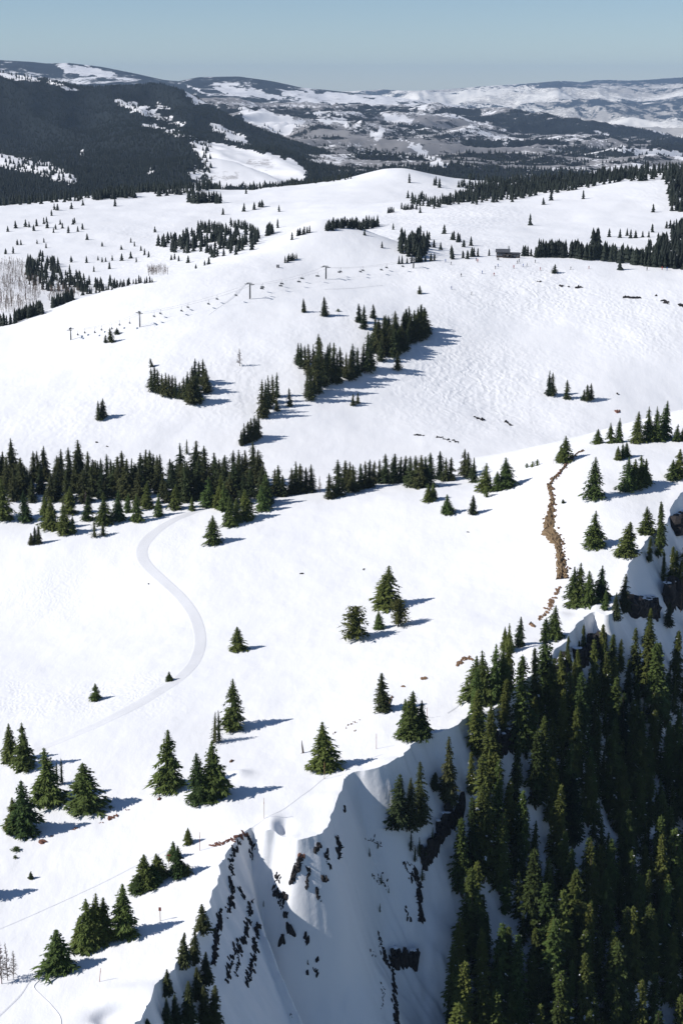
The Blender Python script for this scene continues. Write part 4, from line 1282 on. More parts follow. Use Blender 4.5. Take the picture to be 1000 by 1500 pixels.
# far woods on the mountain and the valley hills: thousands of small conifers by geometry nodes
def scatter(name, D, bv, n, hmin, hmax, thr, seed, label, region):
    X, Y, Z, u, v, fo, br = D
    rng = np.random.default_rng(seed)
    ok = (fo > thr) & (u > -40) & (u < 1040) & region(u, v)
    idx = np.flatnonzero(ok.ravel())
    # weight by the size of the cell in the picture's ground area
    w = (Y.ravel()[idx]) ** -1.0
    pick = rng.choice(idx, size=n, p=w / w.sum())
    nc = X.shape[1]
    r, c = pick // nc, pick % nc
    r = np.clip(r, 0, X.shape[0] - 2); c = np.clip(c, 0, nc - 2)
    s, t = rng.random(n), rng.random(n)
    def lerp(A):
        return (A[r, c] * (1 - s) + A[r, c + 1] * s) * (1 - t) + (A[r + 1, c] * (1 - s) + A[r + 1, c + 1] * s) * t
    co = np.stack([lerp(X), lerp(Y), lerp(Z)], 1)
    me = bpy.data.meshes.new(name)
    me.vertices.add(n)
    me.vertices.foreach_set('co', co.astype(np.float32).ravel())
    at = me.attributes.new('tall', 'FLOAT', 'POINT')
    at.data.foreach_set('value', rng.uniform(hmin, hmax, n).astype(np.float32))
    o = link(name, me)
    ng = bpy.data.node_groups.new(name + '_nodes', 'GeometryNodeTree')
    ng.interface.new_socket('Geometry', in_out='INPUT', socket_type='NodeSocketGeometry')
    ng.interface.new_socket('Geometry', in_out='OUTPUT', socket_type='NodeSocketGeometry')
    gi, go = ng.nodes.new('NodeGroupInput'), ng.nodes.new('NodeGroupOutput')
    cone = ng.nodes.new('GeometryNodeMeshCone')
    cone.inputs['Vertices'].default_value = 6
    cone.inputs['Radius Top'].default_value = 0.0
    cone.inputs['Radius Bottom'].default_value = 0.24
    cone.inputs['Depth'].default_value = 1.0
    sm = ng.nodes.new('GeometryNodeSetMaterial')
    sm.inputs['Material'].default_value = M['far_needles']
    iop = ng.nodes.new('GeometryNodeInstanceOnPoints')
    na = ng.nodes.new('GeometryNodeInputNamedAttribute')
    na.data_type = 'FLOAT'
    na.inputs['Name'].default_value = 'tall'
    L = ng.links
    L.new(cone.outputs[0], sm.inputs[0])
    L.new(gi.outputs[0], iop.inputs['Points'])
    L.new(sm.outputs[0], iop.inputs['Instance'])
    L.new(na.outputs['Attribute'], iop.inputs['Scale'])
    L.new(iop.outputs[0], go.inputs[0])
    md = o.modifiers.new('trees', 'NODES')
    md.node_group = ng
    tag(o, label, kind='stuff')
scatter('mountain_forest', DF, BV_F, 52000, 3.5, 7.0, 0.60, 5, 'dark conifer forest covering the mountain flank', lambda u, v: (v < 300) & (v > 104 + 0 * u))
scatter('mountain_glade_trees', DF, BV_F, 900, 6, 10, 0.02, 8, 'scattered conifers dotting the snowy glades of the mountain', lambda u, v: (v < 285) & (v > 104) & (u < 480) & (DF[5] < 0.62) & ~((u > 308) & (v > 200)))
scatter('valley_forest', DG, BV_G, 8000, 6, 11, 0.55, 6, 'dark conifer woods on the valley hills', lambda u, v: (v < 275) & (u > 330))

# ------------------------------------------------------------------ rocks
def rock_mesh(seed, mat, name, squash=0.75, jag=0.5):
    import bmesh
    r = random.Random(seed)
    bm = bmesh.new()
    bmesh.ops.create_icosphere(bm, subdivisions=1, radius=0.5)
    for v in bm.verts:
        k = 1 + r.uniform(-jag, jag)
        v.co = Vector((v.co.x * k, v.co.y * k * r.uniform(0.85, 1.1), v.co.z * k * squash))
    me = bpy.data.meshes.new(name)
    bm.to_mesh(me)
    bm.free()
    me.materials.append(mat)
    return me
ROCKS = {c: [rock_mesh(s, M[c], c) for s in range(7)] for c in ('rock', 'rock_brown', 'rock_red')}
def cliff_mesh(seed):
    """a weathered rock column: ragged seven sided prism with broken tiers"""
    r = random.Random(seed)
    vs, fs = [], []
    lv = [-0.3, 0.0, 0.22, 0.45, 0.7, 0.9, 1.0]
    for k, z in enumerate(lv):
        for j in range(7):
            a = j * 0.8976 + r.uniform(-0.2, 0.2)
            rr = 0.5 * r.uniform(0.72, 1.1) * (1.0 if k < 6 else 0.6)
            vs.append((rr * math.cos(a), rr * math.sin(a), z + r.uniform(-0.06, 0.06)))
        if k:
            for j in range(7):
                fs.append(((k - 1) * 7 + j, (k - 1) * 7 + (j + 1) % 7, k * 7 + (j + 1) % 7, k * 7 + j))
    fs.append(tuple(range(42, 49)))
    return mesh_from('rock_column', vs, fs, [M['rock']])
COLUMNS = [cliff_mesh(s) for s in range(5)]

def outcrop(label, strokes, group=None, mat='rock', tall=1.0, bv=None, name='rock_outcrop', cat='rocks', more=1.9):
    """rocks poking through the snow: strokes of (u0, v0, u1, v1, how many, size in pixels, spread)"""
    spots = []
    for u0, v0, u1, v1, n, sz, spr in strokes:
        n = int(n * more + 0.5)
        sz = sz * (0.78 if more > 1 else 1)
        for k in range(n):
            q = (k + random.random()) / n
            u, v = u0 + (u1 - u0) * q + random.gauss(0, spr), v0 + (v1 - v0) * q + random.gauss(0, spr)
            p, nn = hit(bv or BV_N, u, v)
            if p is not None:
                spots.append((p, nn, sz * depth(p) / F * random.uniform(0.55, 1.45)))
    if not spots:
        return
    rv, rf = [], []
    for u0, v0, u1, v1, n, sz, spr in strokes:
        if n < 4 or more < 1.8 or mat != 'rock':
            continue
        m_ = max(6, int(math.hypot(u1 - u0, v1 - v0) / 1.6))
        open_ = True
        prev = False
        for k in range(m_ + 1):
            q = k / m_
            p, nn = hit(bv or BV_N, u0 + (u1 - u0) * q + random.gauss(0, spr * 0.5), v0 + (v1 - v0) * q + random.gauss(0, 0.6))
            if random.random() < 0.16:
                prev = False
                continue
            if p is None:
                prev = False
                continue
            w = sz * depth(p) / F * random.uniform(0.2, 0.75)
            h = w * random.uniform(0.5, 1.6)
            sd = nn.cross(Vector((0, 0, 1))).normalized()
            i = len(rv)
            for j in range(5):
                a = j / 4 * 2 - 1
                rv.append(p + sd * w * a * random.uniform(0.7, 1.3) + nn * (h * (1 - abs(a) ** 1.5) * random.uniform(0.6, 1.3) - 0.12))
            if prev:
                for j in range(4):
                    rf.append((i - 5 + j, i - 4 + j, i + 1 + j, i + j))
            prev = True
    c = sum((s[0] for s in spots), Vector()) / len(spots)
    root = link(name, None)
    root.location = c
    tag(root, label, cat, group)
    if rf:
        link('rock_rib', mesh_from('rock_rib', [v - c for v in rv], rf, [M[mat]]), root)['kind'] = 'stuff'
    for p, nn, sz in spots:
        o = link('rock', random.choice(ROCKS[mat]), root)
        o.location = p - c + nn * sz * 0.05
        fall = Vector((nn.x, nn.y, 0))
        down = (Vector((0, 0, -1)) + nn * nn.z)
        q = nn.to_track_quat('Z', 'Y')
        if down.length > 0.25:
            x = down.normalized(); yv = nn.cross(x)
            q = Matrix((x, yv, nn)).transposed().to_quaternion()
        q = q @ Quaternion((0, 0, 1), random.uniform(-0.5, 0.5))
        o.rotation_mode = 'QUATERNION'
        o.rotation_quaternion = q
        o.scale = (sz * random.uniform(1.1, 2.3) * tall, sz * random.uniform(0.45, 0.9), sz * random.uniform(0.7, 1.2))
    return root

outcrop('long dark rock streak below the cornice at the left end of the face', [(352, 1232, 338, 1262, 8, 5, 2), (341, 1242, 337, 1300, 12, 5, 2), (341, 1300, 334, 1342, 10, 7, 2.5), (350, 1300, 358, 1316, 5, 5, 1)])
outcrop('broad slanting rock rib along the left edge of the shaded face', [(322, 1340, 316, 1375, 9, 8, 2), (318, 1370, 311, 1412, 10, 8, 2), (324, 1331, 320, 1345, 4, 5, 1)])
outcrop('double row of slanting rock ribs in the lower shaded face', [(369, 1318, 362, 1350, 9, 5, 2.5), (366, 1350, 348, 1400, 16, 7, 3), (348, 1385, 331, 1436, 12, 6, 2.5), (378, 1352, 372, 1385, 9, 7, 2), (376, 1380, 362, 1440, 16, 7, 2.5), (352, 1400, 345, 1430, 6, 5, 2)])
outcrop('small dark rocks hanging just under the snow lip beside the reddish earth', [(361, 1222, 371, 1242, 9, 5, 2), (366, 1245, 370, 1262, 3, 5, 1)])
outcrop('cluster of rocks in the centre of the shaded face', [(408, 1280, 404, 1300, 6, 5, 2.5), (402, 1305, 418, 1318, 10, 7, 2.5), (410, 1318, 414, 1330, 4, 5, 2)])
outcrop('dark rock rib under the reddish boulder on the cornice edge', [(441, 1256, 434, 1276, 8, 8, 2), (434, 1272, 426, 1292, 7, 7, 2), (452, 1270, 449, 1300, 10, 5, 1.5), (462, 1300, 468, 1320, 7, 4, 1.5)])
outcrop('rocks under the right end of the snow lip', [(468, 1237, 462, 1248, 4, 7, 1.5), (492, 1225, 497, 1240, 5, 6, 1.5), (495, 1238, 496, 1258, 4, 8, 1.5), (478, 1245, 482, 1270, 6, 5, 2), (472, 1286, 477, 1290, 3, 9, 1.5)])
outcrop('three separate dark rocks low in the shaded face', [(417, 1338, 419, 1342, 2, 7, 1), (422, 1356, 425, 1364, 3, 10, 1.2), (410, 1377, 414, 1374, 2, 9, 1)])
outcrop('scattered rocks low in the bowl right of three separate rocks', [(446, 1370, 450, 1380, 4, 7, 1.5), (462, 1408, 466, 1404, 3, 6, 1), (460, 1418, 464, 1426, 3, 5, 1.5), (449, 1425, 450, 1426, 1, 6, 1), (450, 1410, 451, 1412, 1, 5, 1)])
outcrop('line of dark rocks running down the right spur of the bowl', [(555, 1368, 560, 1395, 7, 4, 2), (560, 1395, 572, 1420, 9, 6, 2), (574, 1400, 576, 1450, 12, 6, 1.5), (577, 1450, 580, 1510, 14, 7, 1.8), (562, 1440, 560, 1480, 5, 3, 2)])
outcrop('short dark rock by the shadowed notch in the cornice wall', [(505, 1180, 504, 1188, 2, 6, 0.5)])
outcrop('small rocks and twigs scattered in the shaded face centre', [(540, 1230, 560, 1240, 4, 3, 4), (545, 1280, 570, 1300, 5, 3, 4), (590, 1262, 605, 1290, 6, 4, 3), (540, 1390, 548, 1400, 3, 3, 3), (425, 1485, 427, 1488, 2, 3, 1)])
outcrop('dark rocks on the spur beside the thin small firs', [(606, 1270, 615, 1300, 8, 7, 2), (612, 1300, 616, 1350, 8, 8, 2), (596, 1330, 600, 1350, 3, 5, 2)])

def cliff(label, u0, v0, u1, v1, hpx, n):
    a = hit(BV_N, u0, v0)[0]
    c = hit(BV_N, u1, v1)[0]
    if a is None or c is None:
        return
    mid = (a + c) / 2
    root = link('rock_cliff', None)
    root.location = mid
    tag(root, label, 'cliff')
    for row_ in range(2):
        for k in range(n):
            q = (k + 0.5) / n
            u, v = u0 + (u1 - u0) * q + random.uniform(-2, 2), v0 + (v1 - v0) * q + random.uniform(-3, 3) + row_ * 4
            p = hit(BV_N, u, v)[0]
            if p is None:
                continue
            h = hpx * depth(p) / F * random.uniform(0.7, 1.15) * (1 - 0.25 * row_)
            w = (a - c).length / n * random.uniform(1.1, 1.8)
            o = link('rock', random.choice(COLUMNS), root)
            o.location = p - mid - Vector((0, 0, h * 0.25))
            o.rotation_euler = (random.uniform(-0.15, 0.15), random.uniform(-0.15, 0.15), random.uniform(0, 6.28))
            o.scale = (w, w, h)
            if random.random() < 0.35 and row_ == 0:
                cap = link('snow_cap', ROCKS['snow'][k % 3], root)
                cap.location = o.location + Vector((0, 0, h))
                cap.scale = (w * 0.9, w * 0.9, 0.5)
ROCKS['snow'] = [rock_mesh(s, M['snow_lump'], 'snow_cap', 0.6, 0.12) for s in range(3)]
cliff('dark square cliff at the lower end of the spur above the open snow', 577, 1408, 611, 1412, 30, 7)
cliff('dark slanting cliff beneath the tallest spire', 640, 1226, 676, 1188, 34, 8)
cliff('lower dark cliff step left of the forest edge', 618, 1262, 640, 1236, 26, 5)
cliff('vertical dark cliff behind the first forest firs under the big clump', 722, 1100, 752, 1092, 36, 7)
cliff('dark cliff band under the snow shelf at the top of the forest', 808, 992, 832, 972, 24, 6)
cliff('ragged dark cliff under the rounded snow shelf', 842, 970, 884, 940, 26, 8)
cliff('dark cliff below the spire by the wind crack', 918, 890, 960, 892, 24, 8)
cliff('tall dark cliff behind the orange dead trunk', 972, 880, 1002, 876, 40, 6)
cliff('small dark cliff under the plateau lip above the forest', 985, 770, 1006, 764, 20, 4)

# brown bank with stones that splits the plateau from the snowfield
bank_px = [(853, 660, 2), (845, 664, 2), (834, 672, 3), (828, 682, 3), (820, 692, 4), (811, 700, 4), (804, 711, 4), (806, 722, 4), (809, 732, 5), (807, 742, 5), (806, 752, 8), (804, 766, 11), (803, 780, 13), (810, 788, 15), (816, 796, 10), (819, 808, 8), (821, 822, 9), (823, 838, 10), (823, 850, 11)]
def bank():
    root = link('earth_bank', None)
    c = hit(BV_N, 812, 790)[0]
    root.location = c
    tag(root, 'long brown bank of bare earth and stones splitting the plateau from the snowfield', 'earth bank')
    vs, fs = [], []
    # the bare earth strip, thickest where the bank is widest
    dense = []
    for i in range(len(bank_px) - 1):
        for k in range(7):
            q = k / 7
            dense.append([bank_px[i][j] + (bank_px[i + 1][j] - bank_px[i][j]) * q for j in range(3)])
    nw = 9
    ok = []
    for u, v, w in dense:
        rowp = []
        w = w * random.uniform(0.5, 1.08)
        for j in range(nw):
            q = (j / (nw - 1)) * 2 - 1
            p, nn = hit(BV_N, u + q * w + random.uniform(-0.6, 0.6), v + q * -1.0)
            hgt = (1 - q * q) * (0.25 + 0.08 * w) * random.uniform(0.1, 1.5) - (0.25 if abs(q) > 0.95 else 0)
            rowp.append(p - c + Vector((-0.3, -0.3, 1)).normalized() * hgt)
        ok.append(rowp)
    for i, rowp in enumerate(ok):
        for p in rowp:
            vs.append(p)
        if i:
            for j in range(nw - 1):
                fs.append(((i - 1) * nw + j, (i - 1) * nw + j + 1, i * nw + j + 1, i * nw + j))
    link('bare_earth', mesh_from('bare_earth', vs, fs, [M['earth']]), root)
    for k in range(270):
        i = random.randrange(len(bank_px) - 1)
        q = random.random()
        u, v, w = [bank_px[i][j] + (bank_px[i + 1][j] - bank_px[i][j]) * q for j in range(3)]
        p, nn = hit(BV_N, u + w * random.choice((random.uniform(-0.9, 0.9), random.uniform(-1.1, 1), random.uniform(0.4, 1.25))), v + random.uniform(-2, 2))
        o = link('rock', random.choice(ROCKS['rock_brown'] + ROCKS['rock_red'][:2]), root)
        sz = random.choice((random.uniform(0.2, 0.5), random.uniform(0.4, 0.95)))
        o.location = p - c + Vector((0, 0, sz * 0.2))
        o.rotation_euler = (random.uniform(-.4, .4), random.uniform(-.4, .4), random.uniform(0, 6.28))
        o.scale = (sz * random.uniform(0.8, 1.6), sz, sz * random.uniform(0.8, 1.7))
bank()
outcrop('brown stones continuing downhill from the earth bank towards the cornice trees', [(820, 860, 812, 872, 7, 5, 1.5), (810, 876, 800, 898, 14, 6, 2), (798, 900, 788, 908, 6, 5, 1.2)], mat='rock_brown', more=2.4)
outcrop('brown rocks left of the lone shelf spruce', [(776, 914, 782, 918, 5, 6, 1)], mat='rock_brown')
outcrop('brown rock ledge left of the big clump above the cornice', [(668, 975, 678, 968, 6, 6, 1), (678, 966, 690, 963, 6, 6, 1)], mat='rock_brown')
outcrop('brown pointed rock on the snow above the cornice tip clump', [(617, 996, 624, 993, 3, 7, 0.8)], mat='rock_brown')
outcrop('brown boulder leaning at the foot of the slim spruce', [(565, 1036, 572, 1024, 7, 8, 1.2), (588, 1006, 592, 1005, 2, 4, .6)], mat='rock_brown')
outcrop('few dark stones near the ridge trail right of the lone spruce', [(505, 1066, 525, 1056, 6, 3, 1.5), (519, 1071, 521, 1070, 1, 3, .4), (486, 1076, 494, 1072, 3, 3, 1)], mat='rock_brown')
outcrop('reddish flat earth edge along the cornice beside the red pole', [(312, 1240, 345, 1228, 14, 5, 1.2), (345, 1226, 362, 1222, 7, 5, 1)], mat='rock_red', tall=1.2)
outcrop('reddish boulder on the cornice edge above the dark rib', [(438, 1254, 446, 1256, 3, 8, 0.8)], mat='rock_red')
outcrop('small brown rock below the broad yellowish spruce', [(232, 1171, 236, 1170, 2, 6, 0.5)], mat='rock_red')
outcrop('elongated brown rock on the snowfield with small stones in line', [(158, 1202, 172, 1193, 5, 6, 0.6), (145, 1206, 152, 1204, 2, 3, .5), (183, 1187, 192, 1186, 2, 3, .4)], mat='rock_red')
outcrop('squat brown rock alone low on the snowfield', [(60, 1236, 63, 1232, 2, 8, 0.5), (75, 1226, 78, 1225, 2, 3, .4), (108, 1216, 114, 1213, 2, 3, .5)], mat='rock_red')
outcrop('brown rock on top of the wind mound', [(337, 1117, 341, 1114, 2, 5, 0.4)], mat='rock_brown')
outcrop('reddish boulder alone on the slope below the spaced row', [(900, 604, 908, 602, 3, 6, 0.5)], mat='rock_red', bv=BV_B)
outcrop('small dark rock above the reddish boulder', [(902, 577, 904, 577, 1, 4, 0.3)], bv=BV_B)
outcrop('thin line of dark rocks low on the mogul hill', [(608, 637, 622, 638, 3, 4, .6), (640, 640, 672, 648, 7, 3, 1)], bv=BV_B)
outcrop('dark rocks in the mogul field above the thin rock line', [(694, 611, 708, 616, 4, 4, .7), (740, 617, 748, 623, 4, 4, .7)], bv=BV_B)
outcrop('pair of dark rock ledges under the treeline rim', [(915, 436, 922, 436, 3, 6, .7), (926, 436, 935, 437, 4, 5, .7)], bv=BV_B)
outcrop('dark rocks on the rim right of the pair of ledges', [(958, 433, 962, 434, 1, 4, .4), (973, 441, 979, 445, 4, 5, .8), (996, 447, 1000, 449, 2, 6, .8)], bv=BV_B)
outcrop('row of small rock ledges below the lift lodge', [(786, 412, 792, 413, 2, 4, .4), (820, 419, 824, 419, 2, 4, .4), (843, 422, 852, 421, 4, 4, .5), (832, 420, 834, 421, 1, 3, .3)], bv=BV_B)
outcrop('dark stones on the slope above the tree band', [(142, 838 - 190, 144, 838 - 190, 1, 4, .3), (156, 653, 158, 654, 1, 3, .3)], bv=BV_B)
outcrop('few dark stones scattered in the middle of the snowfield', [(441, 841, 443, 840, 1, 4, .3), (532, 835, 535, 833, 1, 4, .3), (217, 855, 218, 856, 1, 4, .3), (684, 779, 685, 779, 1, 3, .3)])

# ------------------------------------------------------------------ tracks and trails
def track_mat():
    m, nt, bs = new_mat('groomed_track_snow')
    co = N(nt, 'ShaderNodeTexCoord').outputs['Object']
    at = N(nt, 'ShaderNodeAttribute', attribute_name='mid')
    n = noise_node(nt, co, 0.5, 5, 0.7)
    f = mathn(nt, 'ADD', at.outputs['Fac'], mathn(nt, 'MULTIPLY', mathn(nt, 'SUBTRACT', n, 0.5), 0.9))
    nt.links.new(ramp(nt, f, [(0.1, (0.85, 0.852, 0.86)), (0.75, (0.71, 0.715, 0.73))]), bs.inputs['Base Color'])
    bs.inputs['Roughness'].default_value = 0.7
    n2 = noise_node(nt, co, 3.0, 4, 0.7)
    nt.links.new(bump(nt, n2, 0.35, 0.12), bs.inputs['Normal'])
    return m
M['groomed'] = track_mat()

def ribbon(name, px, widths, mat, bv, lift, nw=5, kind_='structure', crown=0.0, edge=0.0, fade=0.0):
    P3 = []
    for u, v in px:
        p, n = hit(bv, u, v)
        if p is not None:
            P3.append(np.array(p))
    P3 = catmull(np.array(P3), 8)
    d = np.gradient(P3, axis=0)
    nrm = np.stack([d[:, 1], -d[:, 0]], 1)
    nrm /= np.linalg.norm(nrm, axis=1)[:, None] + 1e-9
    wv = np.interp(np.linspace(0, 1, len(P3)), np.linspace(0, 1, len(widths)), widths)
    vs, fs = [], []
    for i in range(len(P3)):
        for j in range(nw):
            q = j / (nw - 1) * 2 - 1
            x, y = P3[i, 0] + nrm[i, 0] * q * wv[i] / 2, P3[i, 1] + nrm[i, 1] * q * wv[i] / 2
            g, _ = drop(bv, x, y)
            z = (g.z if g else P3[i, 2]) + lift + crown * (1 - q * q) + (edge if abs(q) > 0.99 else 0)
            vs.append((x, y, z))
        if i:
            for j in range(nw - 1):
                fs.append(((i - 1) * nw + j, (i - 1) * nw + j + 1, i * nw + j + 1, i * nw + j))
    me = mesh_from(name, vs, fs, [mat], None, True)
    at = me.attributes.new('mid', 'FLOAT', 'POINT')
    qq = np.tile(np.linspace(-1, 1, nw), len(vs) // nw)
    along = np.repeat(np.linspace(0, 1, len(vs) // nw), nw)
    at.data.foreach_set('value', ((1 - qq ** 4) * (1 - fade * smooth(0.55, 1.0, along))).astype(np.float32))
    o = link(name, me)
    tag(o, kind=kind_)
    return o
road = [(335, 738), (300, 745), (268, 756), (242, 769), (222, 784), (210, 799), (208, 814), (217, 830), (236, 848), (256, 866), (274, 886), (287, 908), (293, 930), (292, 950), (283, 972), (264, 992), (234, 1012), (195, 1035), (150, 1058), (100, 1080), (60, 1096), (20, 1110)]
ribbon('groomed_track', road, [2.4, 3.8, 5.2, 4.4, 4.0, 4.0, 4.0, 4.2, 4.6, 3.4, 2.4], M['groomed'], BV_N, 0.06, 11, edge=-0.12, fade=0.75)
ribbon('ridge_trail', [(560, 1105), (522, 1118), (505, 1124), (475, 1140), (450, 1160), (420, 1182), (395, 1195), (370, 1212)], [0.35, 0.5, 0.5, 0.4], M['groomed'], BV_N, 0.05, 5, edge=-0.1)
ribbon('ski_track', [(90, 1510), (88, 1490), (76, 1474), (60, 1458), (50, 1446), (58, 1436)], [0.4, 0.4, 0.3], M['snow_lump'], BV_N, 0.10, 5, edge=-0.15)
ribbon('ski_track', [(-10, 1496), (10, 1478), (30, 1458), (42, 1440), (50, 1430)], [0.9, 0.8, 0.3], M['track'], BV_N, 0.06, 5, edge=-0.1)
ribbon('ski_track', [(-10, 1365), (60, 1335), (130, 1303), (200, 1268), (260, 1238)], [0.12, 0.15, 0.12], M['groomed'], BV_N, 0.05, 3)
ribbon('ski_track', [(655, 1045), (675, 1030), (690, 1018), (700, 1008)], [0.3, 0.35, 0.2], M['track'], BV_N, 0.05, 3)
ribbon('cat_track', [(305, 462), (330, 444), (345, 432), (352, 424), (360, 417)], [0.5, 1.4, 2.6, 2.4, 1.0], M['track'], BV_B, 0.06, 5, edge=-0.1)
ribbon('cat_track', [(475, 424), (500, 423), (530, 421), (560, 418)], [0.6, 1.2, 1.0, 0.4], M['groomed'], BV_B, 0.06, 3)

# ------------------------------------------------------------------ poles and signs
def tube(a, b, r0, r1=None, n=8):
    a, b = Vector(a), Vector(b)
    r1 = r0 if r1 is None else r1
    d = (b - a).normalized()
    s = d.cross(Vector((0, 0, 1)))
    s = s.normalized() if s.length > 1e-3 else Vector((1, 0, 0))
    t = d.cross(s)
    vs, fs = [], []
    for c, r in ((a, r0), (b, r1)):
        for j in range(n):
            an = 6.2832 * j / n
            vs.append(c + s * r * math.cos(an) + t * r * math.sin(an))
    fs = [(j, (j + 1) % n, n + (j + 1) % n, n + j) for j in range(n)] + [tuple(range(n))[::-1], tuple(range(n, 2 * n))]
    return vs, fs
def box(c, s, bev=0.12):
    import bmesh
    bm = bmesh.new()
    bmesh.ops.create_cube(bm, size=1)
    for v in bm.verts:
        v.co = Vector((v.co.x * s[0] + c[0], v.co.y * s[1] + c[1], v.co.z * s[2] + c[2]))
    bmesh.ops.bevel(bm, geom=bm.edges[:], offset=min(s) * bev, segments=1, affect='EDGES')
    vs = [v.co.copy() for v in bm.verts]
    bm.verts.index_update()
    fs = [tuple(v.index for v in f.verts) for f in bm.faces]
    bm.free()
    return vs, fs
def merge(parts):
    vs, fs = [], []
    for v, f in parts:
        o = len(vs)
        vs.extend(v)
        fs.extend([tuple(i + o for i in q) for q in f])
    return vs, fs
def part(name, geo, mat, parent, sm=False):
    return link(name, mesh_from(name, geo[0], geo[1], [M[mat]], None, sm), parent)

def marker(u, v, hpx, mat, label, lean=(0, 0), group='marker poles along the ridge'):
    p, n = hit(BV_N, u, v)
    h = hpx * depth(p) / F / 0.93
    root = link('marker_pole', None)
    root.location = p
    root.rotation_euler = (lean[0], lean[1], 0)
    tag(root, label, 'marker pole', group)
    part('pole', tube((0, 0, -0.4), (0, 0, h), 0.055, 0.045), mat, root, True)
    part('cap', tube((0, 0, h), (0, 0, h + 0.08), 0.065, 0.03), mat, root)
    part('band', tube((0, 0, h * 0.72), (0, 0, h * 0.80), 0.066), 'sign', root)
marker(551, 1097, 22, 'pole_red', 'dark red marker pole on the snow left of the cornice tip')
marker(475, 1141, 24, 'pole_tan', 'tan marker pole at the foot of the trail spruce')
marker(387, 1199, 30, 'pole_tan', 'tall tan marker pole beside the ridge trail above the snow hollow')
marker(293, 1246, 27, 'pole_red', 'red marker pole beside the small lone spruce on the ridge')
marker(146, 1438, 20, 'pole_red', 'leaning dark red pole in the foreground snow below the dense clump', (0, 0.12))
marker(625, 1052, 15, 'pole_red', 'short red pole behind the cornice tip clump')
marker(810, 680, 8, 'pole_red', 'short thin pole on the skyline left of the rock band', group='marker poles along the ridge')
marker(566, 708, 8, 'pole_tan', 'short pole at the front of the tree band')

def signpost(u, v, hpx, label, board_w, board_h):
    p, n = hit(BV_N, u, v)
    h = hpx * depth(p) / F / 0.9
    root = link('signpost', None)
    root.location = p
    tag(root, label, 'sign')
    part('post', tube((0, 0, -0.4), (0, 0, h), 0.06), 'pole_tan', root)
    part('board', box((0, -0.10, h - board_h / 2), (board_w, 0.05, board_h)), 'sign', root)
    part('brace', box((0, -0.066, h - board_h / 2), (board_w * 0.8, 0.02, 0.08)), 'pole_tan', root)
signpost(235, 1349, 20, 'brown post with a small red sign in the snow above the spruce shadow', 0.5, 0.75)
signpost(248, 1272, 20, 'wooden signpost with a flat board half hidden by spruces', 0.9, 0.3)
def stump(u, v, hpx, label):
    p, n = hit(BV_N, u, v)
    h = hpx * depth(p) / F
    root = link('tree_stump', None)
    root.location = p
    root.rotation_euler = (0, -0.12, 0)
    tag(root, label, 'stump')
    part('trunk', merge([tube((0, 0, -0.3), (0, 0, h * 0.5), 0.24, 0.17), tube((0, 0, h * 0.5), (0.06, 0, h), 0.17, 0.05)]), 'bark', root)
    part('broken_limb', tube((0.05, 0, 0.1), (-0.9, -0.2, -0.15), 0.14, 0.05), 'bark', root)
stump(444, 1103, 20, 'broken grey stump leaning on the snow left of the trail spruce')

# ------------------------------------------------------------------ chairlift on the mogul hill
tw_px = [(104, 498, 17), (205, 479, 22), (366, 438, 23), (477, 409, 19), (605, 393, 15)]
tw_lab = ['lowest chairlift tower on the snow crest, far left of the hill', 'second chairlift tower beside the tiny clump of trees', 'chairlift tower beside the dark groomed snow scar', 'chairlift tower upslope of the two lone spruces', 'uppermost chairlift tower below the dense summit grove']
tws = []
for u, v, h in tw_px:
    p, n = hit(BV_B, u, v)
    tws.append((p, h * depth(p) / F))
for i, (p, h) in enumerate(tws):
    q0, q1 = tws[max(i - 1, 0)][0], tws[min(i + 1, len(tws) - 1)][0]
    ang = math.atan2(q1.y - q0.y, q1.x - q0.x)
    root = link('lift_tower', None)
    root.location = p
    root.rotation_euler = (0, 0, ang)
    tag(root, tw_lab[i], 'lift tower', 'chairlift towers')
    part('pole', tube((0, 0, -0.5), (0, 0, h), 0.27, 0.18), 'steel', root, True)
    part('crossarm', box((0, 0, h - 0.15), (0.28, 4.4, 0.26)), 'steel', root)
    for s in (-1, 1):
        part('sheave_assembly', box((0, s * 2.2, h - 0.5), (2.4, 0.2, 0.3)), 'steel', root)
    part('ladder', box((0.42, 0, h / 2), (0.05, 0.4, h * 0.9)), 'steel', root)
    part('work_platform', box((0, 0, h + 0.25), (0.6, 3.2, 0.08)), 'steel', root)
def offset(i, s):
    q0, q1 = tws[max(i - 1, 0)][0], tws[min(i + 1, len(tws) - 1)][0]
    d = Vector((q1.x - q0.x, q1.y - q0.y, 0)).normalized()
    return tws[i][0] + Vector((-d.y, d.x, 0)) * 2.2 * s + Vector((0, 0, tws[i][1] - 0.72))
chair_base = None
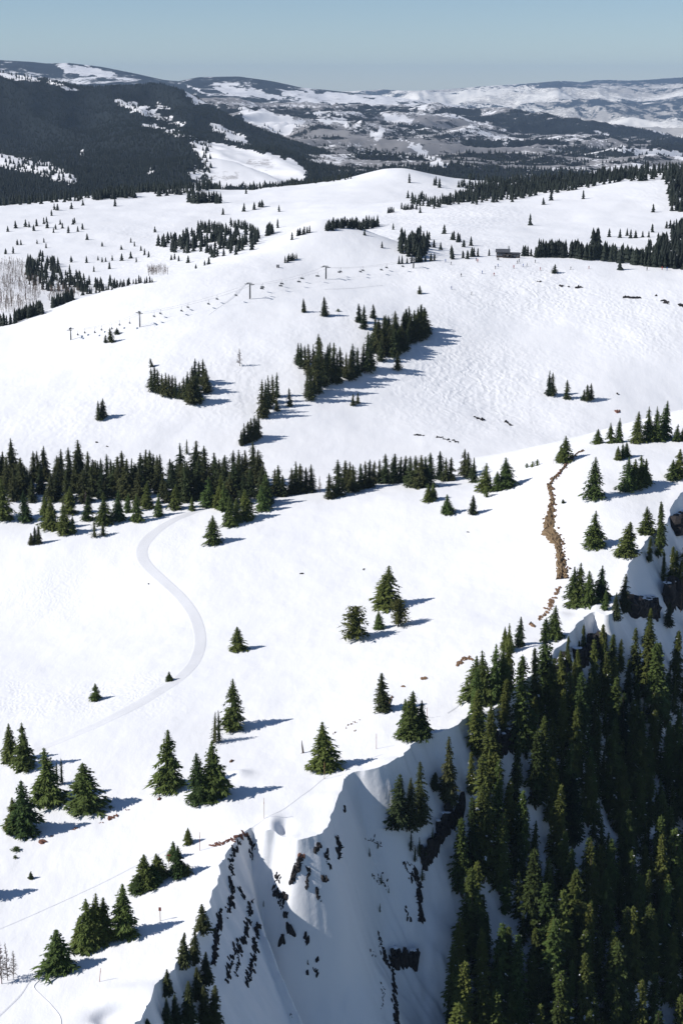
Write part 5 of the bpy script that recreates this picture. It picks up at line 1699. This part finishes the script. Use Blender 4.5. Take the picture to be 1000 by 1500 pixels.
for s in (-1, 1):
    geo = []
    for i in range(len(tws) - 1):
        a, c = offset(i, s), offset(i + 1, s)
        n = 10
        pl = [a.lerp(c, k / n) - Vector((0, 0, 6.0 * (k / n) * (1 - k / n))) for k in range(n + 1)]
        for k in range(n):
            geo.append(tube(pl[k], pl[k + 1], 0.025, None, 4))
        for q in ((0.2, 0.45, 0.72) if s > 0 else (0.12, 0.36, 0.6, 0.85)):
            pos = a.lerp(c, q) - Vector((0, 0, 6.0 * q * (1 - q)))
            ang = math.atan2(c.y - a.y, c.x - a.x)
            if chair_base is None:
                root = link('lift_chair', None)
                part('hanger', tube((0, 0, 0), (0, 0, -1.9), 0.05, None, 5), 'steel', root)
                part('seat', box((0.1, 0, -2.3), (0.6, 2.3, 0.12)), 'steel', root)
                part('backrest', box((-0.2, 0, -1.9), (0.10, 2.3, 0.6)), 'steel', root)
                chair_base = root
            else:
                root = chair_base.copy()
                COL.objects.link(root)
                for ch in list(chair_base.children):
                    cc = ch.copy(); COL.objects.link(cc); cc.parent = root
            root.location = pos
            root.rotation_euler = (0, 0, ang)
            tag(root, 'dark empty chair hanging on the chairlift above the mogul hill', 'lift chair', 'chairs hanging on the chairlift')
    side = 'near' if s < 0 else 'far'
    tag(link('lift_cable', mesh_from('lift_cable', *merge(geo), [M['steel']])), f'thin {side} side haul cable strung between the chairlift towers', 'cable', 'chairlift cables')

# ------------------------------------------------------------------ lift lodge
def lodge():
    p, n = hit(BV_B, 742, 377)
    root = link('lift_lodge', None)
    root.location = p
    root.rotation_euler = (0, 0, math.radians(-8))
    tag(root, 'dark timber lift lodge with a rounded roof and chimney at the treeline', 'building')
    part('wall', box((-2.4, 0, 1.3), (6.6, 5, 3.2), 0.03), 'wall', root)
    # rounded roof over the hall
    vs, fs = [], []
    n_ = 10
    for x in (-6.2, 1.6):
        for k in range(n_ + 1):
            a = math.pi * k / n_
            vs.append((x, -3.2 * math.cos(a), 2.9 + 1.7 * math.sin(a)))
    fs = [(k, k + 1, n_ + 2 + k, n_ + 1 + k) for k in range(n_)] + [tuple(range(n_ + 1)), tuple(range(n_ + 1, 2 * n_ + 2))[::-1]]
    rf = part('roof', (vs, fs), 'roof', root)
    part('chimney', box((0.9, 0.6, 4.6), (0.9, 0.9, 3.2), 0.05), 'pale', rf)
    part('side_wing', box((4.0, -0.5, 0.9), (6.0, 4.6, 2.3), 0.03), 'wall', root)
    part('wing_roof', merge([box((4.0, -0.5, 2.2), (6.8, 5.4, 0.3), 0.1), box((4.0, -0.5, 2.5), (5.6, 3.6, 0.4), 0.3)]), 'roof', root)
    part('porch', merge([box((0.2, -4.2, 0.3), (4.6, 2.4, 0.3), 0.05)] + [tube((x, -5.2, 0.3), (x, -5.2, 1.9), 0.08, None, 6) for x in (-1.8, -0.4, 1.0, 2.2)] + [box((0.2, -4.2, 1.95), (5.0, 2.6, 0.15), 0.05)]), 'wall', root)
    for x in (-4.6, -3.0, -1.4):
        w = part('window', box((x, -2.56, 1.7), (1.1, 0.08, 1.1), 0.05), 'pale', root)
        part('pane', box((x, -2.63, 1.7), (0.9, 0.06, 0.9), 0.05), 'glass', w)
    for x in (2.4, 4.2, 5.8):
        w = part('window', box((x, -2.86, 1.2), (1.0, 0.08, 0.8), 0.05), 'pale', root)
        part('pane', box((x, -2.93, 1.2), (0.84, 0.06, 0.64), 0.05), 'glass', w)
    part('door', box((0.3, -2.56, 1.0), (0.9, 0.08, 1.9), 0.04), 'pale', root)
lodge()
def shed(u, v, label, w, h, mat='wall', bv=BV_B):
    p, n = hit(bv, u, v)
    root = link('ski_hut', None)
    root.location = p
    tag(root, label, 'hut')
    part('wall', box((0, 0, h / 2 - 0.2), (w, w * 0.8, h), 0.03), mat, root)
    v = [(-w * .6, -w * .5, h), (w * .6, -w * .5, h), (w * .6, w * .5, h), (-w * .6, w * .5, h), (-w * .6, 0, h + w * .3), (w * .6, 0, h + w * .3)]
    part('roof', (v, [(0, 1, 5, 4), (3, 4, 5, 2), (0, 4, 3), (1, 2, 5), (0, 3, 2, 1)]), 'roof', root)
    part('door', box((0, -w * 0.405, h * 0.35), (w * 0.3, 0.06, h * 0.65), 0.05), 'pale', root)
shed(729, 381, 'tiny dark hut in front of the lift lodge', 0.9, 1.0)
shed(407, 392, 'tiny operator hut on the crest near the upper chairlift', 1.4, 1.1)

# ------------------------------------------------------------------ skiers
def skier_mesh(name, mats, pose):
    me = bpy.data.meshes.new(name)
    k = pose
    J = [(0, 0, 0.92, .17), (0, 0.06, 1.18, .16), (0, 0.10, 1.42, .17), (0, 0.12, 1.53, .06), (0, 0.13, 1.66, .11), (0, 0.13, 1.74, .10),
         (-.12, 0.04, 0.82, .10), (-.15, 0.14 * k, 0.50, .075), (-.16, -0.02, 0.10, .06), (-.16, 0.12, 0.06, .05),
         (.12, 0.04, 0.82, .10), (.15, 0.14 * k, 0.50, .075), (.16, -0.02, 0.10, .06), (.16, 0.12, 0.06, .05),
         (-.22, 0.10, 1.40, .075), (-.32, 0.12, 1.15, .06), (-.30, 0.36, 1.02, .05), (.22, 0.10, 1.40, .075), (.32, 0.12, 1.15, .06), (.30, 0.36, 1.02, .05)]
    E = [(0, 1), (1, 2), (2, 3), (3, 4), (4, 5), (0, 6), (6, 7), (7, 8), (8, 9), (0, 10), (10, 11), (11, 12), (12, 13), (2, 14), (14, 15), (15, 16), (2, 17), (17, 18), (18, 19)]
    me.from_pydata([j[:3] for j in J], E, [])
    o = bpy.data.objects.new(name, me)
    COL.objects.link(o)
    sk = o.modifiers.new('skin', 'SKIN')
    sk.use_smooth_shade = True
    for i, d in enumerate(me.skin_vertices[0].data):
        d.radius = (J[i][3], J[i][3])
        d.use_root = i == 0
    o.modifiers.new('sub', 'SUBSURF').levels = 1
    out = bpy.data.meshes.new_from_object(o.evaluated_get(bpy.context.evaluated_depsgraph_get()))
    bpy.data.objects.remove(o)
    out.materials.clear()
    out.materials.append(M[mats])
    return out
bodies = [skier_mesh('skier_body', c, k) for c, k in (('jacket_dark', 1.0), ('jacket_red', 0.5), ('jacket_blue', 1.3), ('jacket_dark', 0.2))]
ski_me = mesh_from('ski', *merge([box((0, 0.05, 0.0), (0.10, 1.7, 0.03))]), [M['jacket_dark']])
pole_me = mesh_from('ski_pole', *merge([tube((0, 0, 0), (0.03, -0.35, -1.0), 0.015, None, 5), tube((0.027, -0.32, -0.92), (0.028, -0.33, -0.94), 0.05, None, 6)]), [M['steel']])
sk_px = [(725, 394), (752, 393), (766, 391), (771, 390), (783, 385), (791, 396), (706, 401), (835, 395), (947, 396), (969, 395), (652, 384), (660, 388), (697, 382), (699, 384), (729, 391), (760, 384), (675, 405), (723, 404), (661, 424), (690, 432), (757, 386), (862, 394), (976, 396)]
where = ['near the lift lodge', 'on the open snow before the lodge treeline', 'beside the lodge hut', 'skiing the upper mogul hill']
cols = ['dark', 'red', 'blue', 'dark']
for i, (u, v) in enumerate(sk_px):
    p, n = hit(BV_B, u, v)
    root = link('person', None)
    root.location = p + Vector((0, 0, 0.02))
    root.rotation_euler = (0, 0, random.uniform(0, 6.28))
    col_ = cols[i % 4]
    tag(root, f'tiny distant skier in {col_} clothing on the upper hill by the lodge', 'person', f'skiers in {col_} clothing by the lodge')
    b_ = link('body', bodies[i % 4], root)
    for s in (-1, 1):
        k_ = link('ski', ski_me, root); k_.location = (s * 0.16, 0.1, 0.03)
        q_ = link('ski_pole', pole_me, root); q_.location = (s * 0.30, 0.38, 1.02)
print('objects', len(SC.objects))
